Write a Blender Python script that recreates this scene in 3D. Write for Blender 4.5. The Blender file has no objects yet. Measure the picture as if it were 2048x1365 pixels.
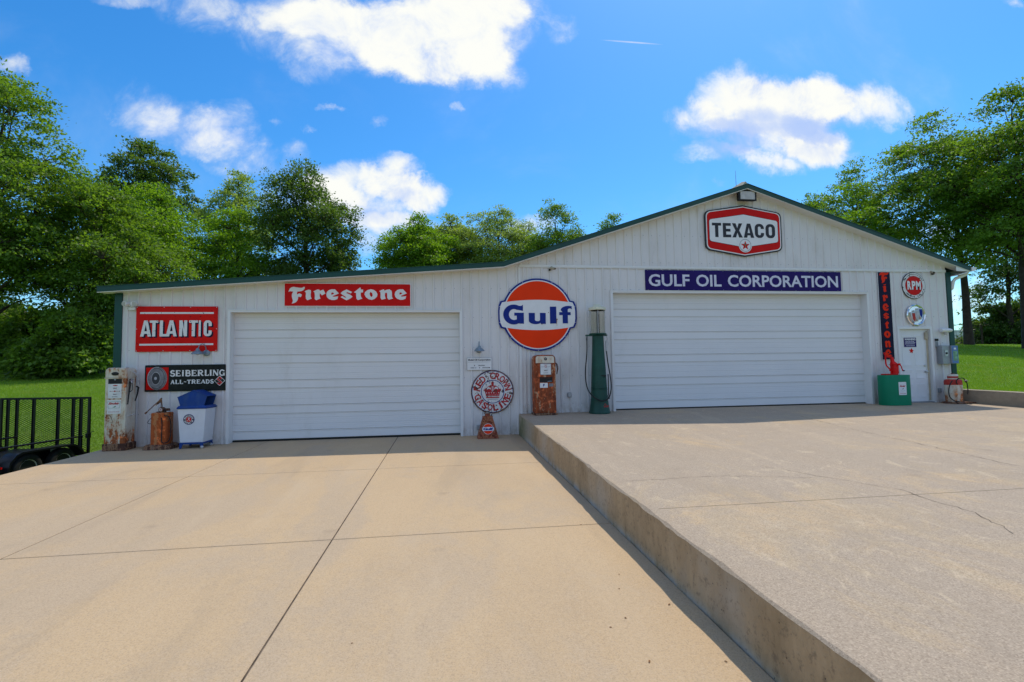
import bpy, math, random
import numpy as np
from math import sin, cos, pi, radians, sqrt, atan2
from mathutils import Vector, Matrix
from mathutils.geometry import tessellate_polygon
scene = bpy.context.scene
col = scene.collection
# ------------------------------------------------------------ camera
cam_data = bpy.data.cameras.new('camera'); cam = bpy.data.objects.new('camera', cam_data); col.objects.link(cam)
cam_data.sensor_width = 36; cam_data.lens = 994.7/2048*36; cam_data.clip_end = 5000; cam_data.clip_start = .05
YAW, PITCH, ROLL = .1347, .0570, -.0157
fw = Vector((sin(YAW)*cos(PITCH), cos(YAW)*cos(PITCH), sin(PITCH)))
r0 = Vector((cos(YAW), -sin(YAW), 0)); u0 = r0.cross(fw)
rt = cos(ROLL)*r0 + sin(ROLL)*u0; upv = -sin(ROLL)*r0 + cos(ROLL)*u0
cam.matrix_world = Matrix(((rt.x, upv.x, -fw.x, 0), (rt.y, upv.y, -fw.y, -12.28), (rt.z, upv.z, -fw.z, 1.6), (0, 0, 0, 1)))
scene.camera = cam
# ------------------------------------------------------------ sun, sky, exposure
SUN = Vector((.34, .42, 1)).normalized()
sl = bpy.data.lights.new('sun', 'SUN'); sl.energy = 4.7; sl.angle = radians(.53); sl.color = (1, .92, .78)
so = bpy.data.objects.new('sun', sl); col.objects.link(so); so.rotation_euler = SUN.to_track_quat('Z', 'Y').to_euler()
scene.view_settings.view_transform = 'Standard'; scene.view_settings.look = 'None'
scene.view_settings.exposure = -0.5; scene.view_settings.gamma = 1
W = bpy.data.worlds.new('World'); scene.world = W; W.use_nodes = True
nt = W.node_tree; nt.nodes.clear()
def N(t, tree=None, **k):
    n = (tree or nt).nodes.new(t)
    for a, b in k.items(): setattr(n, a, b)
    return n
class T:                                         # tiny node-graph helper
    def __init__(s, tree): s.t = tree
    def n(s, typ, **k): return N(typ, s.t, **k)
    def put(s, sock, v):
        if isinstance(v, bpy.types.NodeSocket): s.t.links.new(v, sock)
        else: sock.default_value = v
    def m(s, op, a, b=0, c=0, clamp=False):
        n = s.n('ShaderNodeMath', operation=op, use_clamp=clamp)
        for i, v in enumerate((a, b, c)): s.put(n.inputs[i], v)
        return n.outputs[0]
    def v(s, op, a, b=(0, 0, 0), c=None):
        n = s.n('ShaderNodeVectorMath', operation=op); s.put(n.inputs[0], a); s.put(n.inputs[1], b)
        if c is not None: s.put(n.inputs[2], c)
        return n.outputs['Value'] if op in ('DOT_PRODUCT', 'LENGTH', 'DISTANCE') else n.outputs[0]
    def noise(s, vec, scale, detail=4, rough=.55, dist=0, out='Fac'):
        n = s.n('ShaderNodeTexNoise'); s.put(n.inputs['Vector'], vec); n.inputs['Scale'].default_value = scale
        n.inputs['Detail'].default_value = detail; n.inputs['Roughness'].default_value = rough; n.inputs['Distortion'].default_value = dist
        return n.outputs[out]
    def ss(s, x, lo, hi, a=0., b=1.):
        n = s.n('ShaderNodeMapRange', interpolation_type='SMOOTHSTEP'); s.put(n.inputs[0], x)
        for i, v in enumerate((lo, hi, a, b)): s.put(n.inputs[i+1], v)
        return n.outputs[0]
    def lin(s, x, lo, hi, a=0., b=1.):
        n = s.n('ShaderNodeMapRange'); s.put(n.inputs[0], x)
        for i, v in enumerate((lo, hi, a, b)): s.put(n.inputs[i+1], v)
        return n.outputs[0]
    def mix(s, f, a, b, mode='MIX'):
        n = s.n('ShaderNodeMix', data_type='RGBA', blend_type=mode); s.put(n.inputs[0], f)
        for i, v in ((6, a), (7, b)):
            if isinstance(v, tuple) and len(v) == 3: v = (*v, 1)
            s.put(n.inputs[i], v)
        return n.outputs[2]
g = T(nt)
# clouds as soft ellipses in the sky: (x/y, z/y, half width, half height, strength)
CLOUDS = [(-0.262, 0.7302, 0.1167, 0.0628, 0.8), (-0.1649, 0.691, 0.1501, 0.0898, 1), (-0.0352, 0.6906, 0.1767, 0.1022, 1.1), (0.0783, 0.7102, 0.1332, 0.0874, 1.1), (0.0153, 0.6301, 0.1358, 0.0536, 0.9), (-0.2421, 0.6124, 0.0724, 0.0465, 0.55), (-0.4302, 0.7127, 0.1396, 0.053, 0.55), (-0.3184, 0.6686, 0.0855, 0.0515, 0.45), (0.2554, 0.7331, 0.0497, 0.0391, 0.42), (0.132, 0.7804, 0.1081, 0.0665, 0.9), (0.1192, 0.6265, 0.0638, 0.0434, 0.5), (-0.5998, 0.7162, 0.0703, 0.0199, 0.35), (0.6582, 0.5935, 0.1286, 0.0928, 1.1), (0.5608, 0.5367, 0.071, 0.0626, 0.8), (0.7672, 0.5824, 0.1256, 0.0845, 1.1), (0.8557, 0.6051, 0.096, 0.0689, 1.1), (0.9765, 0.5943, 0.1214, 0.0698, 1), (0.7511, 0.5063, 0.1883, 0.0696, 0.9), (0.593, 0.4626, 0.1196, 0.0294, 0.7), (0.8498, 0.4993, 0.1146, 0.0492, 0.9), (0.7356, 0.4424, 0.08, 0.0276, 0.7), (0.5024, 0.528, 0.0325, 0.0406, 0.5), (-0.564, 0.502, 0.0745, 0.0566, 0.62), (-0.4889, 0.4816, 0.0851, 0.0542, 0.62), (-0.4174, 0.4904, 0.0657, 0.0548, 0.62), (-0.4347, 0.445, 0.0679, 0.0336, 0.5), (-0.3892, 0.4223, 0.0734, 0.0545, 0.42), (-0.2027, 0.3798, 0.082, 0.0506, 0.8), (-0.1012, 0.3886, 0.0693, 0.0493, 1.1), (-0.0371, 0.3549, 0.0623, 0.0413, 1.1), (-0.145, 0.321, 0.1277, 0.0558, 0.8), (-0.2404, 0.3383, 0.0857, 0.0602, 0.6), (-0.0867, 0.2922, 0.1703, 0.0264, 0.5), (-0.145, 0.2506, 0.0679, 0.0301, 0.6), (-0.3152, 0.3658, 0.1126, 0.0898, 0.35), (-0.1256, 0.5028, 0.0197, 0.0176, 0.55), (0.0299, 0.5438, 0.0205, 0.017, 0.45), (-0.211, 0.5259, 0.0308, 0.0082, 0.5), (-0.2536, 0.4828, 0.0152, 0.0101, 0.5), (-0.2862, 0.4449, 0.0338, 0.0262, 0.45), (-0.3212, 0.4925, 0.0168, 0.0121, 0.45), (-0.7855, 0.5769, 0.0345, 0.0305, 0.6), (1.4089, 0.8859, 0.0498, 0.0156, 0.6), (0.6018, 0.3911, 0.0283, 0.0146, 0.45), (0.1559, 0.2927, 0.0792, 0.0315, 0.7), (0.0527, 0.2748, 0.0614, 0.0207, 0.5), (1.1468, 0.2978, 0.0808, 0.0416, 0.7), (1.2425, 0.1455, 0.1236, 0.071, 0.6), (-0.6256, 0.1026, 0.1357, 0.0554, 0.5), (0.5988, 0.3196, 0.0709, 0.0223, 0.3), (0.4099, 0.7081, 0.0737, 0.0023, 1.0)]
SHADE = [(0.7046, 0.5523, 0.155, 0.0487, 1), (0.6185, 0.5056, 0.1023, 0.0479, 1), (0.8584, 0.5406, 0.1216, 0.0377, 1), (0.7628, 0.4953, 0.1759, 0.0464, 0.7), (0.6286, 0.4664, 0.072, 0.0284, 0.8), (-0.2425, 0.6849, 0.0874, 0.0626, 0.6), (-0.0856, 0.6973, 0.1016, 0.0533, 0.5), (-0.193, 0.3197, 0.0965, 0.0402, 0.6), (-0.0866, 0.3533, 0.0495, 0.0287, 0.8), (-0.4888, 0.4767, 0.1353, 0.0689, 0.6), (-0.1257, 0.3013, 0.1182, 0.0304, 0.5), (-0.1843, 0.6372, 0.0786, 0.0418, 0.5)]

geo = g.n('ShaderNodeTexCoord'); D = geo.outputs['Generated']
sep = g.n('ShaderNodeSeparateXYZ'); g.put(sep.inputs[0], D)
ydiv = g.m('MAXIMUM', sep.outputs[1], .05)
uvn = g.n('ShaderNodeCombineXYZ'); g.put(uvn.inputs[0], g.m('DIVIDE', sep.outputs[0], ydiv)); g.put(uvn.inputs[1], g.m('DIVIDE', sep.outputs[2], ydiv))
uv0 = uvn.outputs[0]
warp = g.v('SUBTRACT', g.noise(uv0, 5, 3, .6, 0, 'Color'), (.5, .5, .5))
warp2 = g.v('SUBTRACT', g.noise(uv0, 24, 5, .68, 0, 'Color'), (.5, .5, .5))
uvw = g.v('MULTIPLY_ADD', warp, (.11, .08, 0), uv0); uvw = g.v('MULTIPLY_ADD', warp2, (.045, .04, 0), uvw)
def field(blobs, vec):
    acc = None
    for (cu, cv, a, b, st) in blobs:
        q = g.v('MULTIPLY', g.v('SUBTRACT', vec, (cu, cv, 0)), (1/a, 1/b, 0))
        r = g.m('SUBTRACT', 1, g.v('DOT_PRODUCT', q, q), clamp=True)
        acc = g.m('MULTIPLY', r, st) if acc is None else g.m('MULTIPLY_ADD', r, st, acc)
    return acc
F = field(CLOUDS[:-1], uvw); Sh = field(SHADE, uvw)
n1 = g.noise(uv0, 9, 7, .66, .4); n2 = g.noise(uv0, 3, 4, .55); n3 = g.noise(uv0, 38, 4, .6)
nn = g.m('MULTIPLY_ADD', g.m('SUBTRACT', n1, .5), 1.15, g.m('MULTIPLY', g.m('SUBTRACT', n3, .5), .3))
dens = g.m('ADD', g.m('MINIMUM', F, 1.25), g.m('MULTIPLY', nn, g.ss(F, .0, .3)))
alpha = g.m('MAXIMUM', g.ss(dens, .04, 1.2), g.m('MULTIPLY', g.m('MULTIPLY', g.ss(F, .0, .45), g.ss(n1, .36, .72)), .62))
contr = g.m('MULTIPLY', field(CLOUDS[-1:], uv0), .8)
veil = g.m('MULTIPLY', g.ss(g.noise(uv0, 2.2, 6, .6, .5), .48, .8), .22)
front = g.ss(sep.outputs[1], .06, .25)
alpha = g.m('MULTIPLY', g.m('MAXIMUM', g.m('MAXIMUM', alpha, contr), veil), front)
# unseen clouds added over the rest of the sky, thickened to whiten fill light
back = g.m('MULTIPLY', g.ss(g.noise(g.v('MULTIPLY', D, (1, 1, 2.2)), 2.6, 6, .6), .40, .60), g.m('SUBTRACT', 1, front))
alpha = g.m('MAXIMUM', alpha, back)
bright = g.m('SUBTRACT', g.m('MULTIPLY_ADD', g.m('SUBTRACT', n1, .5), 2.3, g.m('MULTIPLY_ADD', n2, .8, g.ss(dens, .1, 1.2, -.02, .52))), g.m('MULTIPLY', g.ss(Sh, 0, 1.5), g.m('MULTIPLY_ADD', n1, 2.0, -.15)))
ccol = g.mix(g.ss(bright, .0, 1.), (6.4, 8.6, 13.8, 1), (14.0, 14.1, 13.4, 1))
sky = g.n('ShaderNodeTexSky', sky_type='NISHITA', sun_disc=False)
sky.sun_elevation = math.asin(SUN.z); sky.sun_rotation = atan2(SUN.x, SUN.y); sky.air_density = 1.0; sky.dust_density = .6; sky.ozone_density = 2.2
hs = g.n('ShaderNodeHueSaturation'); g.put(hs.inputs['Color'], sky.outputs[0]); hs.inputs['Saturation'].default_value = 1.38; hs.inputs['Value'].default_value = 2.4
tint = g.mix(1., hs.outputs[0], (.66, 1.0, 1.10, 1), 'MULTIPLY')
fin = g.mix(alpha, tint, ccol)
bg = g.n('ShaderNodeBackground'); g.put(bg.inputs[0], fin); bg.inputs[1].default_value = .1
out = g.n('ShaderNodeOutputWorld'); nt.links.new(bg.outputs[0], out.inputs[0])
try: W.cycles.sampling_method = 'MANUAL'; W.cycles.sample_map_resolution = 512
except Exception: pass
# ------------------------------------------------------------ materials
def base_mat(name, rough=.6, metal=0.):
    m = bpy.data.materials.new(name); m.use_nodes = True; t = T(m.node_tree); b = m.node_tree.nodes['Principled BSDF']
    b.inputs['Roughness'].default_value = rough; b.inputs['Metallic'].default_value = metal
    tc = t.n('ShaderNodeTexCoord').outputs['Object']
    return m, t, b, tc
def bump(t, b, h, strength=.3, dist=.01):
    n = t.n('ShaderNodeBump'); t.put(n.inputs['Height'], h); n.inputs['Strength'].default_value = strength; n.inputs['Distance'].default_value = dist
    t.put(b.inputs['Normal'], n.outputs[0])
def paint(name, c, rough=.35, metal=0., var=.12, scale=6, chip=None, bmp=.0, dirt=None, spec=.35):
    """painted or plain surface: slight tone variation, optional chips (colour, coverage, scale) and dirt (colour, coverage)"""
    m, t, b, tc = base_mat(name, rough, metal); b.inputs['Specular IOR Level'].default_value = spec
    n = t.noise(tc, scale, 6, .6)
    cc = t.mix(t.lin(n, .3, .7), tuple(x*(1-var) for x in c), tuple(min(1, x*(1+var)) for x in c))
    if dirt:
        cc = t.mix(t.m('MULTIPLY', t.ss(t.noise(t.v('MULTIPLY', tc, (1, 1, .35)), scale*.9, 8, .72), 1-dirt[1]-.3, 1-dirt[1]), .6), cc, dirt[0])
    if chip:
        k = t.ss(t.noise(tc, chip[2], 5, .65), 1-chip[1], 1-chip[1]+.02)
        cc = t.mix(k, cc, chip[0]); t.put(b.inputs['Roughness'], t.lin(k, 0, 1, rough, .85))
    t.put(b.inputs['Base Color'], cc)
    if bmp: bump(t, b, t.noise(tc, scale*8, 3), bmp, .004)
    return m
def rusty(name, c, rust=(.20, .055, .018), amount=.5, sc=5, streak=True, dark=(.045, .018, .01), low=.0):
    """old paint c over rust, streaking downward; low = extra rust toward the foot of the object (metres scale)"""
    m, t, b, tc = base_mat(name, .7)
    sv = t.v('MULTIPLY', tc, (1, 1, .28 if streak else 1))
    n = t.noise(sv, sc, 9, .68, .25); n2 = t.noise(tc, sc*3.2, 6, .7)
    f = t.m('MULTIPLY_ADD', n2, .35, t.m('MULTIPLY', n, .8))
    if low:
        z = t.n('ShaderNodeSeparateXYZ'); t.put(z.inputs[0], tc)
        f = t.m('ADD', f, t.ss(z.outputs[2], .75, .15, 0., low))
    lo = .575+.16*(.5-amount)*2
    r = t.ss(f, lo-.012, lo+.022)
    rc = t.mix(t.lin(t.noise(sv, sc*2.2, 6, .7), .32, .68), dark, rust)
    rc = t.mix(t.ss(t.noise(tc, sc*1.4, 5), .52, .68), rc, tuple(min(1, x*2.0+.02) for x in rust))
    halo = t.ss(f, lo-.13, lo)
    pc = t.mix(t.lin(n2, .3, .7), tuple(x*.8 for x in c), c)
    pc = t.mix(t.m('MULTIPLY', halo, .55), pc, (.42, .2, .07))
    t.put(b.inputs['Base Color'], t.mix(r, pc, rc)); t.put(b.inputs['Roughness'], t.lin(r, 0, 1, .5, .95))
    bump(t, b, t.m('SUBTRACT', t.m('MULTIPLY', n2, .4), r), .35, .003)
    return m
def concrete(name, a, b_, grey, amt, agg=.35, sweep=None, stain=.15):
    m, t, b, tc = base_mat(name, .88)
    big = t.noise(tc, .22, 5, .55); mid = t.noise(t.v('MULTIPLY', tc, (1.0, .45, 1)), .9, 8, .65, .6); fine = t.noise(tc, 60, 3, .7); mi = t.noise(tc, 9, 6, .65)
    c = t.mix(t.ss(big, .35, .65), a, b_)
    c = t.mix(t.ss(t.m('MULTIPLY_ADD', mi, .25, mid), .62-amt*.3, .80-amt*.22), c, grey)
    if sweep:
        # worn exposed-aggregate track where cars turn in
        sx = t.n('ShaderNodeSeparateXYZ'); t.put(sx.inputs[0], tc)
        w = t.ss(t.m('ADD', t.noise(t.v('MULTIPLY', tc, (.8, .5, 1)), 1.3, 9, .75, 1.6), t.m('MULTIPLY', t.noise(tc, .45, 3), .75)), .74, .90)
        c = t.mix(t.m('MULTIPLY', w, sweep), c, (.38, .30, .22))
        w2 = t.ss(t.noise(t.v('MULTIPLY', tc, (.9, .6, 1)), 2.4, 8, .7, 2.2), .55, .66)
        c = t.mix(t.m('MULTIPLY', w2, .55), c, (.60, .47, .31))
    v = t.n('ShaderNodeTexVoronoi'); t.put(v.inputs['Vector'], tc); v.inputs['Scale'].default_value = 150
    sc = t.n('ShaderNodeSeparateColor'); t.put(sc.inputs[0], v.outputs['Color'])
    c = t.mix(t.m('MULTIPLY', t.ss(sc.outputs[0], .55, .95), agg), c, (.60, .47, .34)); c = t.mix(t.m('MULTIPLY', t.ss(sc.outputs[1], .62, .95), agg), c, (.20, .14, .09))
    c = t.mix(t.m('MULTIPLY', t.ss(t.noise(tc, 2.1, 7, .7), .55, .8), stain), c, (.13, .10, .075))
    so_ = t.noise(t.v('MULTIPLY', tc, (1.6, .35, 1)), .55, 6, .6, .8)      # tyre-worn bands and old wet marks, running toward the doors
    c = t.mix(t.m('MULTIPLY', t.ss(so_, .50, .70), .38), c, (.33, .25, .165)); c = t.mix(t.m('MULTIPLY', t.ss(so_, .46, .28), .35), c, (.57, .43, .275))
    sp_ = t.n('ShaderNodeTexVoronoi'); t.put(sp_.inputs['Vector'], t.v('ADD', tc, t.v('MULTIPLY', t.noise(tc, 5, 3, .6, 0, 'Color'), (.12, .12, 0)))); sp_.inputs['Scale'].default_value = .9
    c = t.mix(t.m('MULTIPLY', t.ss(sp_.outputs['Distance'], .10, .0), .22), c, (.14, .105, .075))
    c = t.mix(t.m('MULTIPLY', t.lin(fine, .3, .7), .35), c, t.mix(1., c, (.72, .70, .68), 'MULTIPLY'))
    t.put(b.inputs['Base Color'], c)
    bump(t, b, t.m('MULTIPLY_ADD', sc.outputs[0], .5, fine), .25, .004)
    return m
M = {}
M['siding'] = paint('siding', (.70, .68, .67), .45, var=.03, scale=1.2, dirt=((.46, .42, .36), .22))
m = M['siding']; t = T(m.node_tree); b = m.node_tree.nodes['Principled BSDF']; tc = t.n('ShaderNodeTexCoord').outputs['Object']
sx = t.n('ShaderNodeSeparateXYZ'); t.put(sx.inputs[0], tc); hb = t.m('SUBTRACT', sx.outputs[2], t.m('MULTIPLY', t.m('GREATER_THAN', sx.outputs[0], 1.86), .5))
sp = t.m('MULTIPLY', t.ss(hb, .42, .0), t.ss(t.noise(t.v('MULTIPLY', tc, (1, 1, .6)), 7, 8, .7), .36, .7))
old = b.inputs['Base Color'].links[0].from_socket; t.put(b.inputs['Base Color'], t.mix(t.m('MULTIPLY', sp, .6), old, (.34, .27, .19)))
M['trimwhite'] = paint('trimwhite', (.74, .74, .73), .4, var=.03, scale=2)
M['doorwhite'] = paint('doorwhite', (.74, .74, .74), .42, var=.025, scale=.8, dirt=((.55, .53, .48), .16))
M['persondoor'] = paint('persondoor', (.74, .75, .76), .35, var=.03, scale=2)
M['green_metal'] = paint('green_metal', (.006, .055, .042), .35, var=.15, scale=2)
M['dark'] = paint('dark', (.012, .012, .013), .6)
M['rubber'] = paint('rubber', (.018, .018, .018), .75, bmp=.2)
M['blackpaint'] = paint('blackpaint', (.007, .007, .009), .35, scale=3, spec=.25)
M['grey_metal'] = paint('grey_metal', (.33, .35, .37), .45, .5)
M['steel'] = paint('steel', (.55, .56, .58), .35, .9)
M['galv'] = paint('galv', (.20, .26, .31), .45, .3)
M['chrome'] = paint('chrome', (.80, .80, .80), .12, 1., var=.02)
M['seam_shade_dirt'] = paint('seam_shade_dirt', (.50, .47, .40), .7)
M['tanblock'] = paint('tanblock', (.42, .36, .26), .6)
M['enamel_red'] = paint('enamel_red', (.60, .005, .003), .35, var=.08, scale=4, spec=.12)
M['red_worn'] = paint('red_worn', (.66, .006, .004), .35, spec=.12, var=.1, scale=3, chip=((.03, .012, .012), .345, 20))
M['enamel_white'] = paint('enamel_white', (.76, .76, .76), .28, var=.04)
M['white_worn'] = paint('white_worn', (.76, .75, .74), .3, var=.04, chip=((.05, .03, .03), .36, 20))
M['white_worn2'] = paint('white_worn2', (.68, .67, .66), .35, var=.05, chip=((.07, .035, .02), .42, 13))
M['redletter_worn'] = paint('redletter_worn', (.45, .01, .02), .35, var=.1, chip=((.10, .04, .03), .44, 15))
M['enamel_black'] = paint('enamel_black', (.012, .012, .014), .28)
M['black_worn'] = paint('black_worn', (.013, .015, .014), .45, spec=.15, var=.5, scale=9, chip=((.12, .08, .05), .30, 30))
M['enamel_blue'] = paint('enamel_blue', (.010, .028, .22), .35, spec=.12)
M['navy'] = paint('navy', (.018, .006, .11), .3, var=.2, scale=2, spec=.12)
M['navydark'] = paint('navydark', (.008, .006, .028), .35, spec=.12, chip=((.35, .33, .33), .27, 30))
M['orange'] = paint('orange', (.86, .042, .002), .35, var=.06, scale=2, spec=.12)
M['orangered'] = paint('orangered', (.80, .026, .002), .35, var=.08, spec=.12)
M['sign_white_lav'] = paint('sign_white_lav', (.62, .62, .72), .3)
M['rust_white'] = rusty('rust_white', (.72, .68, .56), rust=(.42, .11, .025), amount=.31, sc=6.5, low=.10, dark=(.11, .035, .014))
M['rust_white2'] = rusty('rust_white2', (.72, .67, .55), rust=(.42, .15, .05), amount=.16, sc=5, low=.09, dark=(.2, .07, .03))
M['rust_red'] = rusty('rust_red', (.66, .44, .28), rust=(.40, .085, .022), amount=.72, sc=5.5, dark=(.10, .025, .012))
M['rust_orange'] = rusty('rust_orange', (.50, .15, .035), rust=(.46, .10, .018), amount=.6, sc=6, dark=(.27, .055, .013))
M['rust_dark'] = rusty('rust_dark', (.10, .06, .05), rust=(.09, .035, .02), amount=.55, sc=9)
M['rust_brown'] = rusty('rust_brown', (.30, .055, .03), rust=(.22, .04, .02), amount=.45, sc=9, streak=False, dark=(.08, .025, .015))
M['pump_green'] = paint('pump_green', (.007, .060, .042), .45, var=.3, scale=4, chip=((.35, .33, .28), .255, 22))
M['tank_green'] = paint('tank_green', (.002, .20, .10), .45, var=.1, scale=2, spec=.2)
M['red_gloss'] = paint('red_gloss', (.66, .004, .004), .4, var=.1, spec=.2)
M['red_old'] = paint('red_old', (.42, .03, .02), .5, chip=((.3, .2, .15), .3, 20))
M['blue_lid'] = paint('blue_lid', (.006, .045, .24), .5, spec=.2, var=.2, scale=3, dirt=((.05, .1, .2), .3))
M['bin_white'] = paint('bin_white', (.66, .68, .72), .5, var=.04, dirt=((.5, .48, .42), .2))
M['paper'] = paint('paper', (.70, .71, .70), .4)
M['ink'] = paint('ink', (.08, .08, .10), .5)
M['inkred'] = paint('inkred', (.42, .03, .03), .5)
M['inkgreen'] = paint('inkgreen', (.02, .20, .11), .5)
M['tire_grey'] = paint('tire_grey', (.20, .20, .21), .45, var=.3, scale=12)
M['tire_light'] = paint('tire_light', (.46, .46, .47), .45, var=.2, scale=10)
M['tire_dark'] = paint('tire_dark', (.045, .045, .05), .5)
M['conc_low'] = concrete('conc_low', (.54, .378, .21), (.50, .352, .20), (.48, .352, .22), .25, agg=.28, stain=.12)
M['conc_up'] = concrete('conc_up', (.54, .375, .205), (.49, .35, .20), (.44, .335, .215), .45, agg=.5, sweep=.8, stain=.25)
M['conc_side'] = concrete('conc_side', (.42, .31, .19), (.33, .25, .165), (.40, .36, .31), .35, agg=.3, stain=.6)
M['conc_wall'] = concrete('conc_wall', (.44, .36, .26), (.40, .33, .24), (.28, .24, .18), .4, agg=.2, stain=.5)
M['joint'] = paint('joint', (.12, .09, .065), .95, var=.6, scale=9)
M['moss'] = paint('moss', (.10, .12, .04), .9, var=.4, scale=14)
m, t, b, tc = base_mat('glass', .22); b.inputs['Transmission Weight'].default_value = 1; b.inputs['IOR'].default_value = 1.1; b.inputs['Base Color'].default_value = (.93, .91, .84, 1); M['glass'] = m
m, t, b, tc = base_mat('lens', .1); t.put(b.inputs['Base Color'], t.mix(t.noise(tc, 9, 3), (.30, .29, .27), (.62, .60, .57))); M['lens'] = m
def leafmat(name, a, b_, trans=.35, nsc=.55, dry=None):
    m = bpy.data.materials.new(name); m.use_nodes = True; t = T(m.node_tree); b = m.node_tree.nodes['Principled BSDF']
    tc = t.n('ShaderNodeTexCoord').outputs['Object']; ge = t.n('ShaderNodeNewGeometry')
    f = t.m('MULTIPLY_ADD', ge.outputs['Random Per Island'], .55, t.m('MULTIPLY', t.lin(t.noise(tc, nsc, 6), .3, .7), .45))
    c = t.mix(f, a, b_)
    if dry: c = t.mix(t.m('MULTIPLY', t.ss(t.noise(tc, .9, 7, .7), .5, .72), .6), c, dry)
    t.put(b.inputs['Base Color'], c); b.inputs['Roughness'].default_value = .5; b.inputs['Specular IOR Level'].default_value = .35
    tr = t.n('ShaderNodeBsdfTranslucent'); t.put(tr.inputs[0], t.mix(1., c, (1.38, 1.38, .42), 'MULTIPLY'))
    mx = t.n('ShaderNodeMixShader'); mx.inputs[0].default_value = trans
    m.node_tree.links.new(b.outputs[0], mx.inputs[1]); m.node_tree.links.new(tr.outputs[0], mx.inputs[2])
    m.node_tree.links.new(mx.outputs[0], m.node_tree.nodes['Material Output'].inputs[0]); return m
M['leaf_mid'] = leafmat('leaf_mid', (.065, .13, .020), (.22, .36, .055), .56)
M['leaf_bright'] = leafmat('leaf_bright', (.09, .185, .016), (.25, .42, .04), .56)
M['leaf_dark'] = leafmat('leaf_dark', (.050, .10, .024), (.15, .24, .055), .48)
M['leaf_pale'] = leafmat('leaf_pale', (.17, .25, .08), (.33, .43, .15), .58)
M['bark'] = paint('bark', (.050, .036, .026), .9, var=.4, scale=5, bmp=.6)
M['dryleaf'] = paint('dryleaf', (.26, .13, .05), .8)
M['grassblade'] = leafmat('grassblade', (.125, .25, .010), (.25, .40, .025), .4, .22, (.32, .33, .07))
m, t, b, tc = base_mat('lawn', .9)
c = t.mix(t.lin(t.noise(tc, 1.3, 8, .7), .3, .7), (.075, .16, .006), (.18, .31, .015)); c = t.mix(t.ss(t.noise(tc, .25, 4), .5, .7), c, (.12, .22, .02))
t.put(b.inputs['Base Color'], c); bump(t, b, t.noise(tc, 14, 5, .8), .8, .05); M['lawn'] = m
m, t, b, tc = base_mat('hill', .9); t.put(b.inputs['Base Color'], t.mix(t.lin(t.noise(tc, .03, 8, .7), .35, .65), (.03, .085, .085), (.07, .14, .10))); M['hill'] = m
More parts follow.
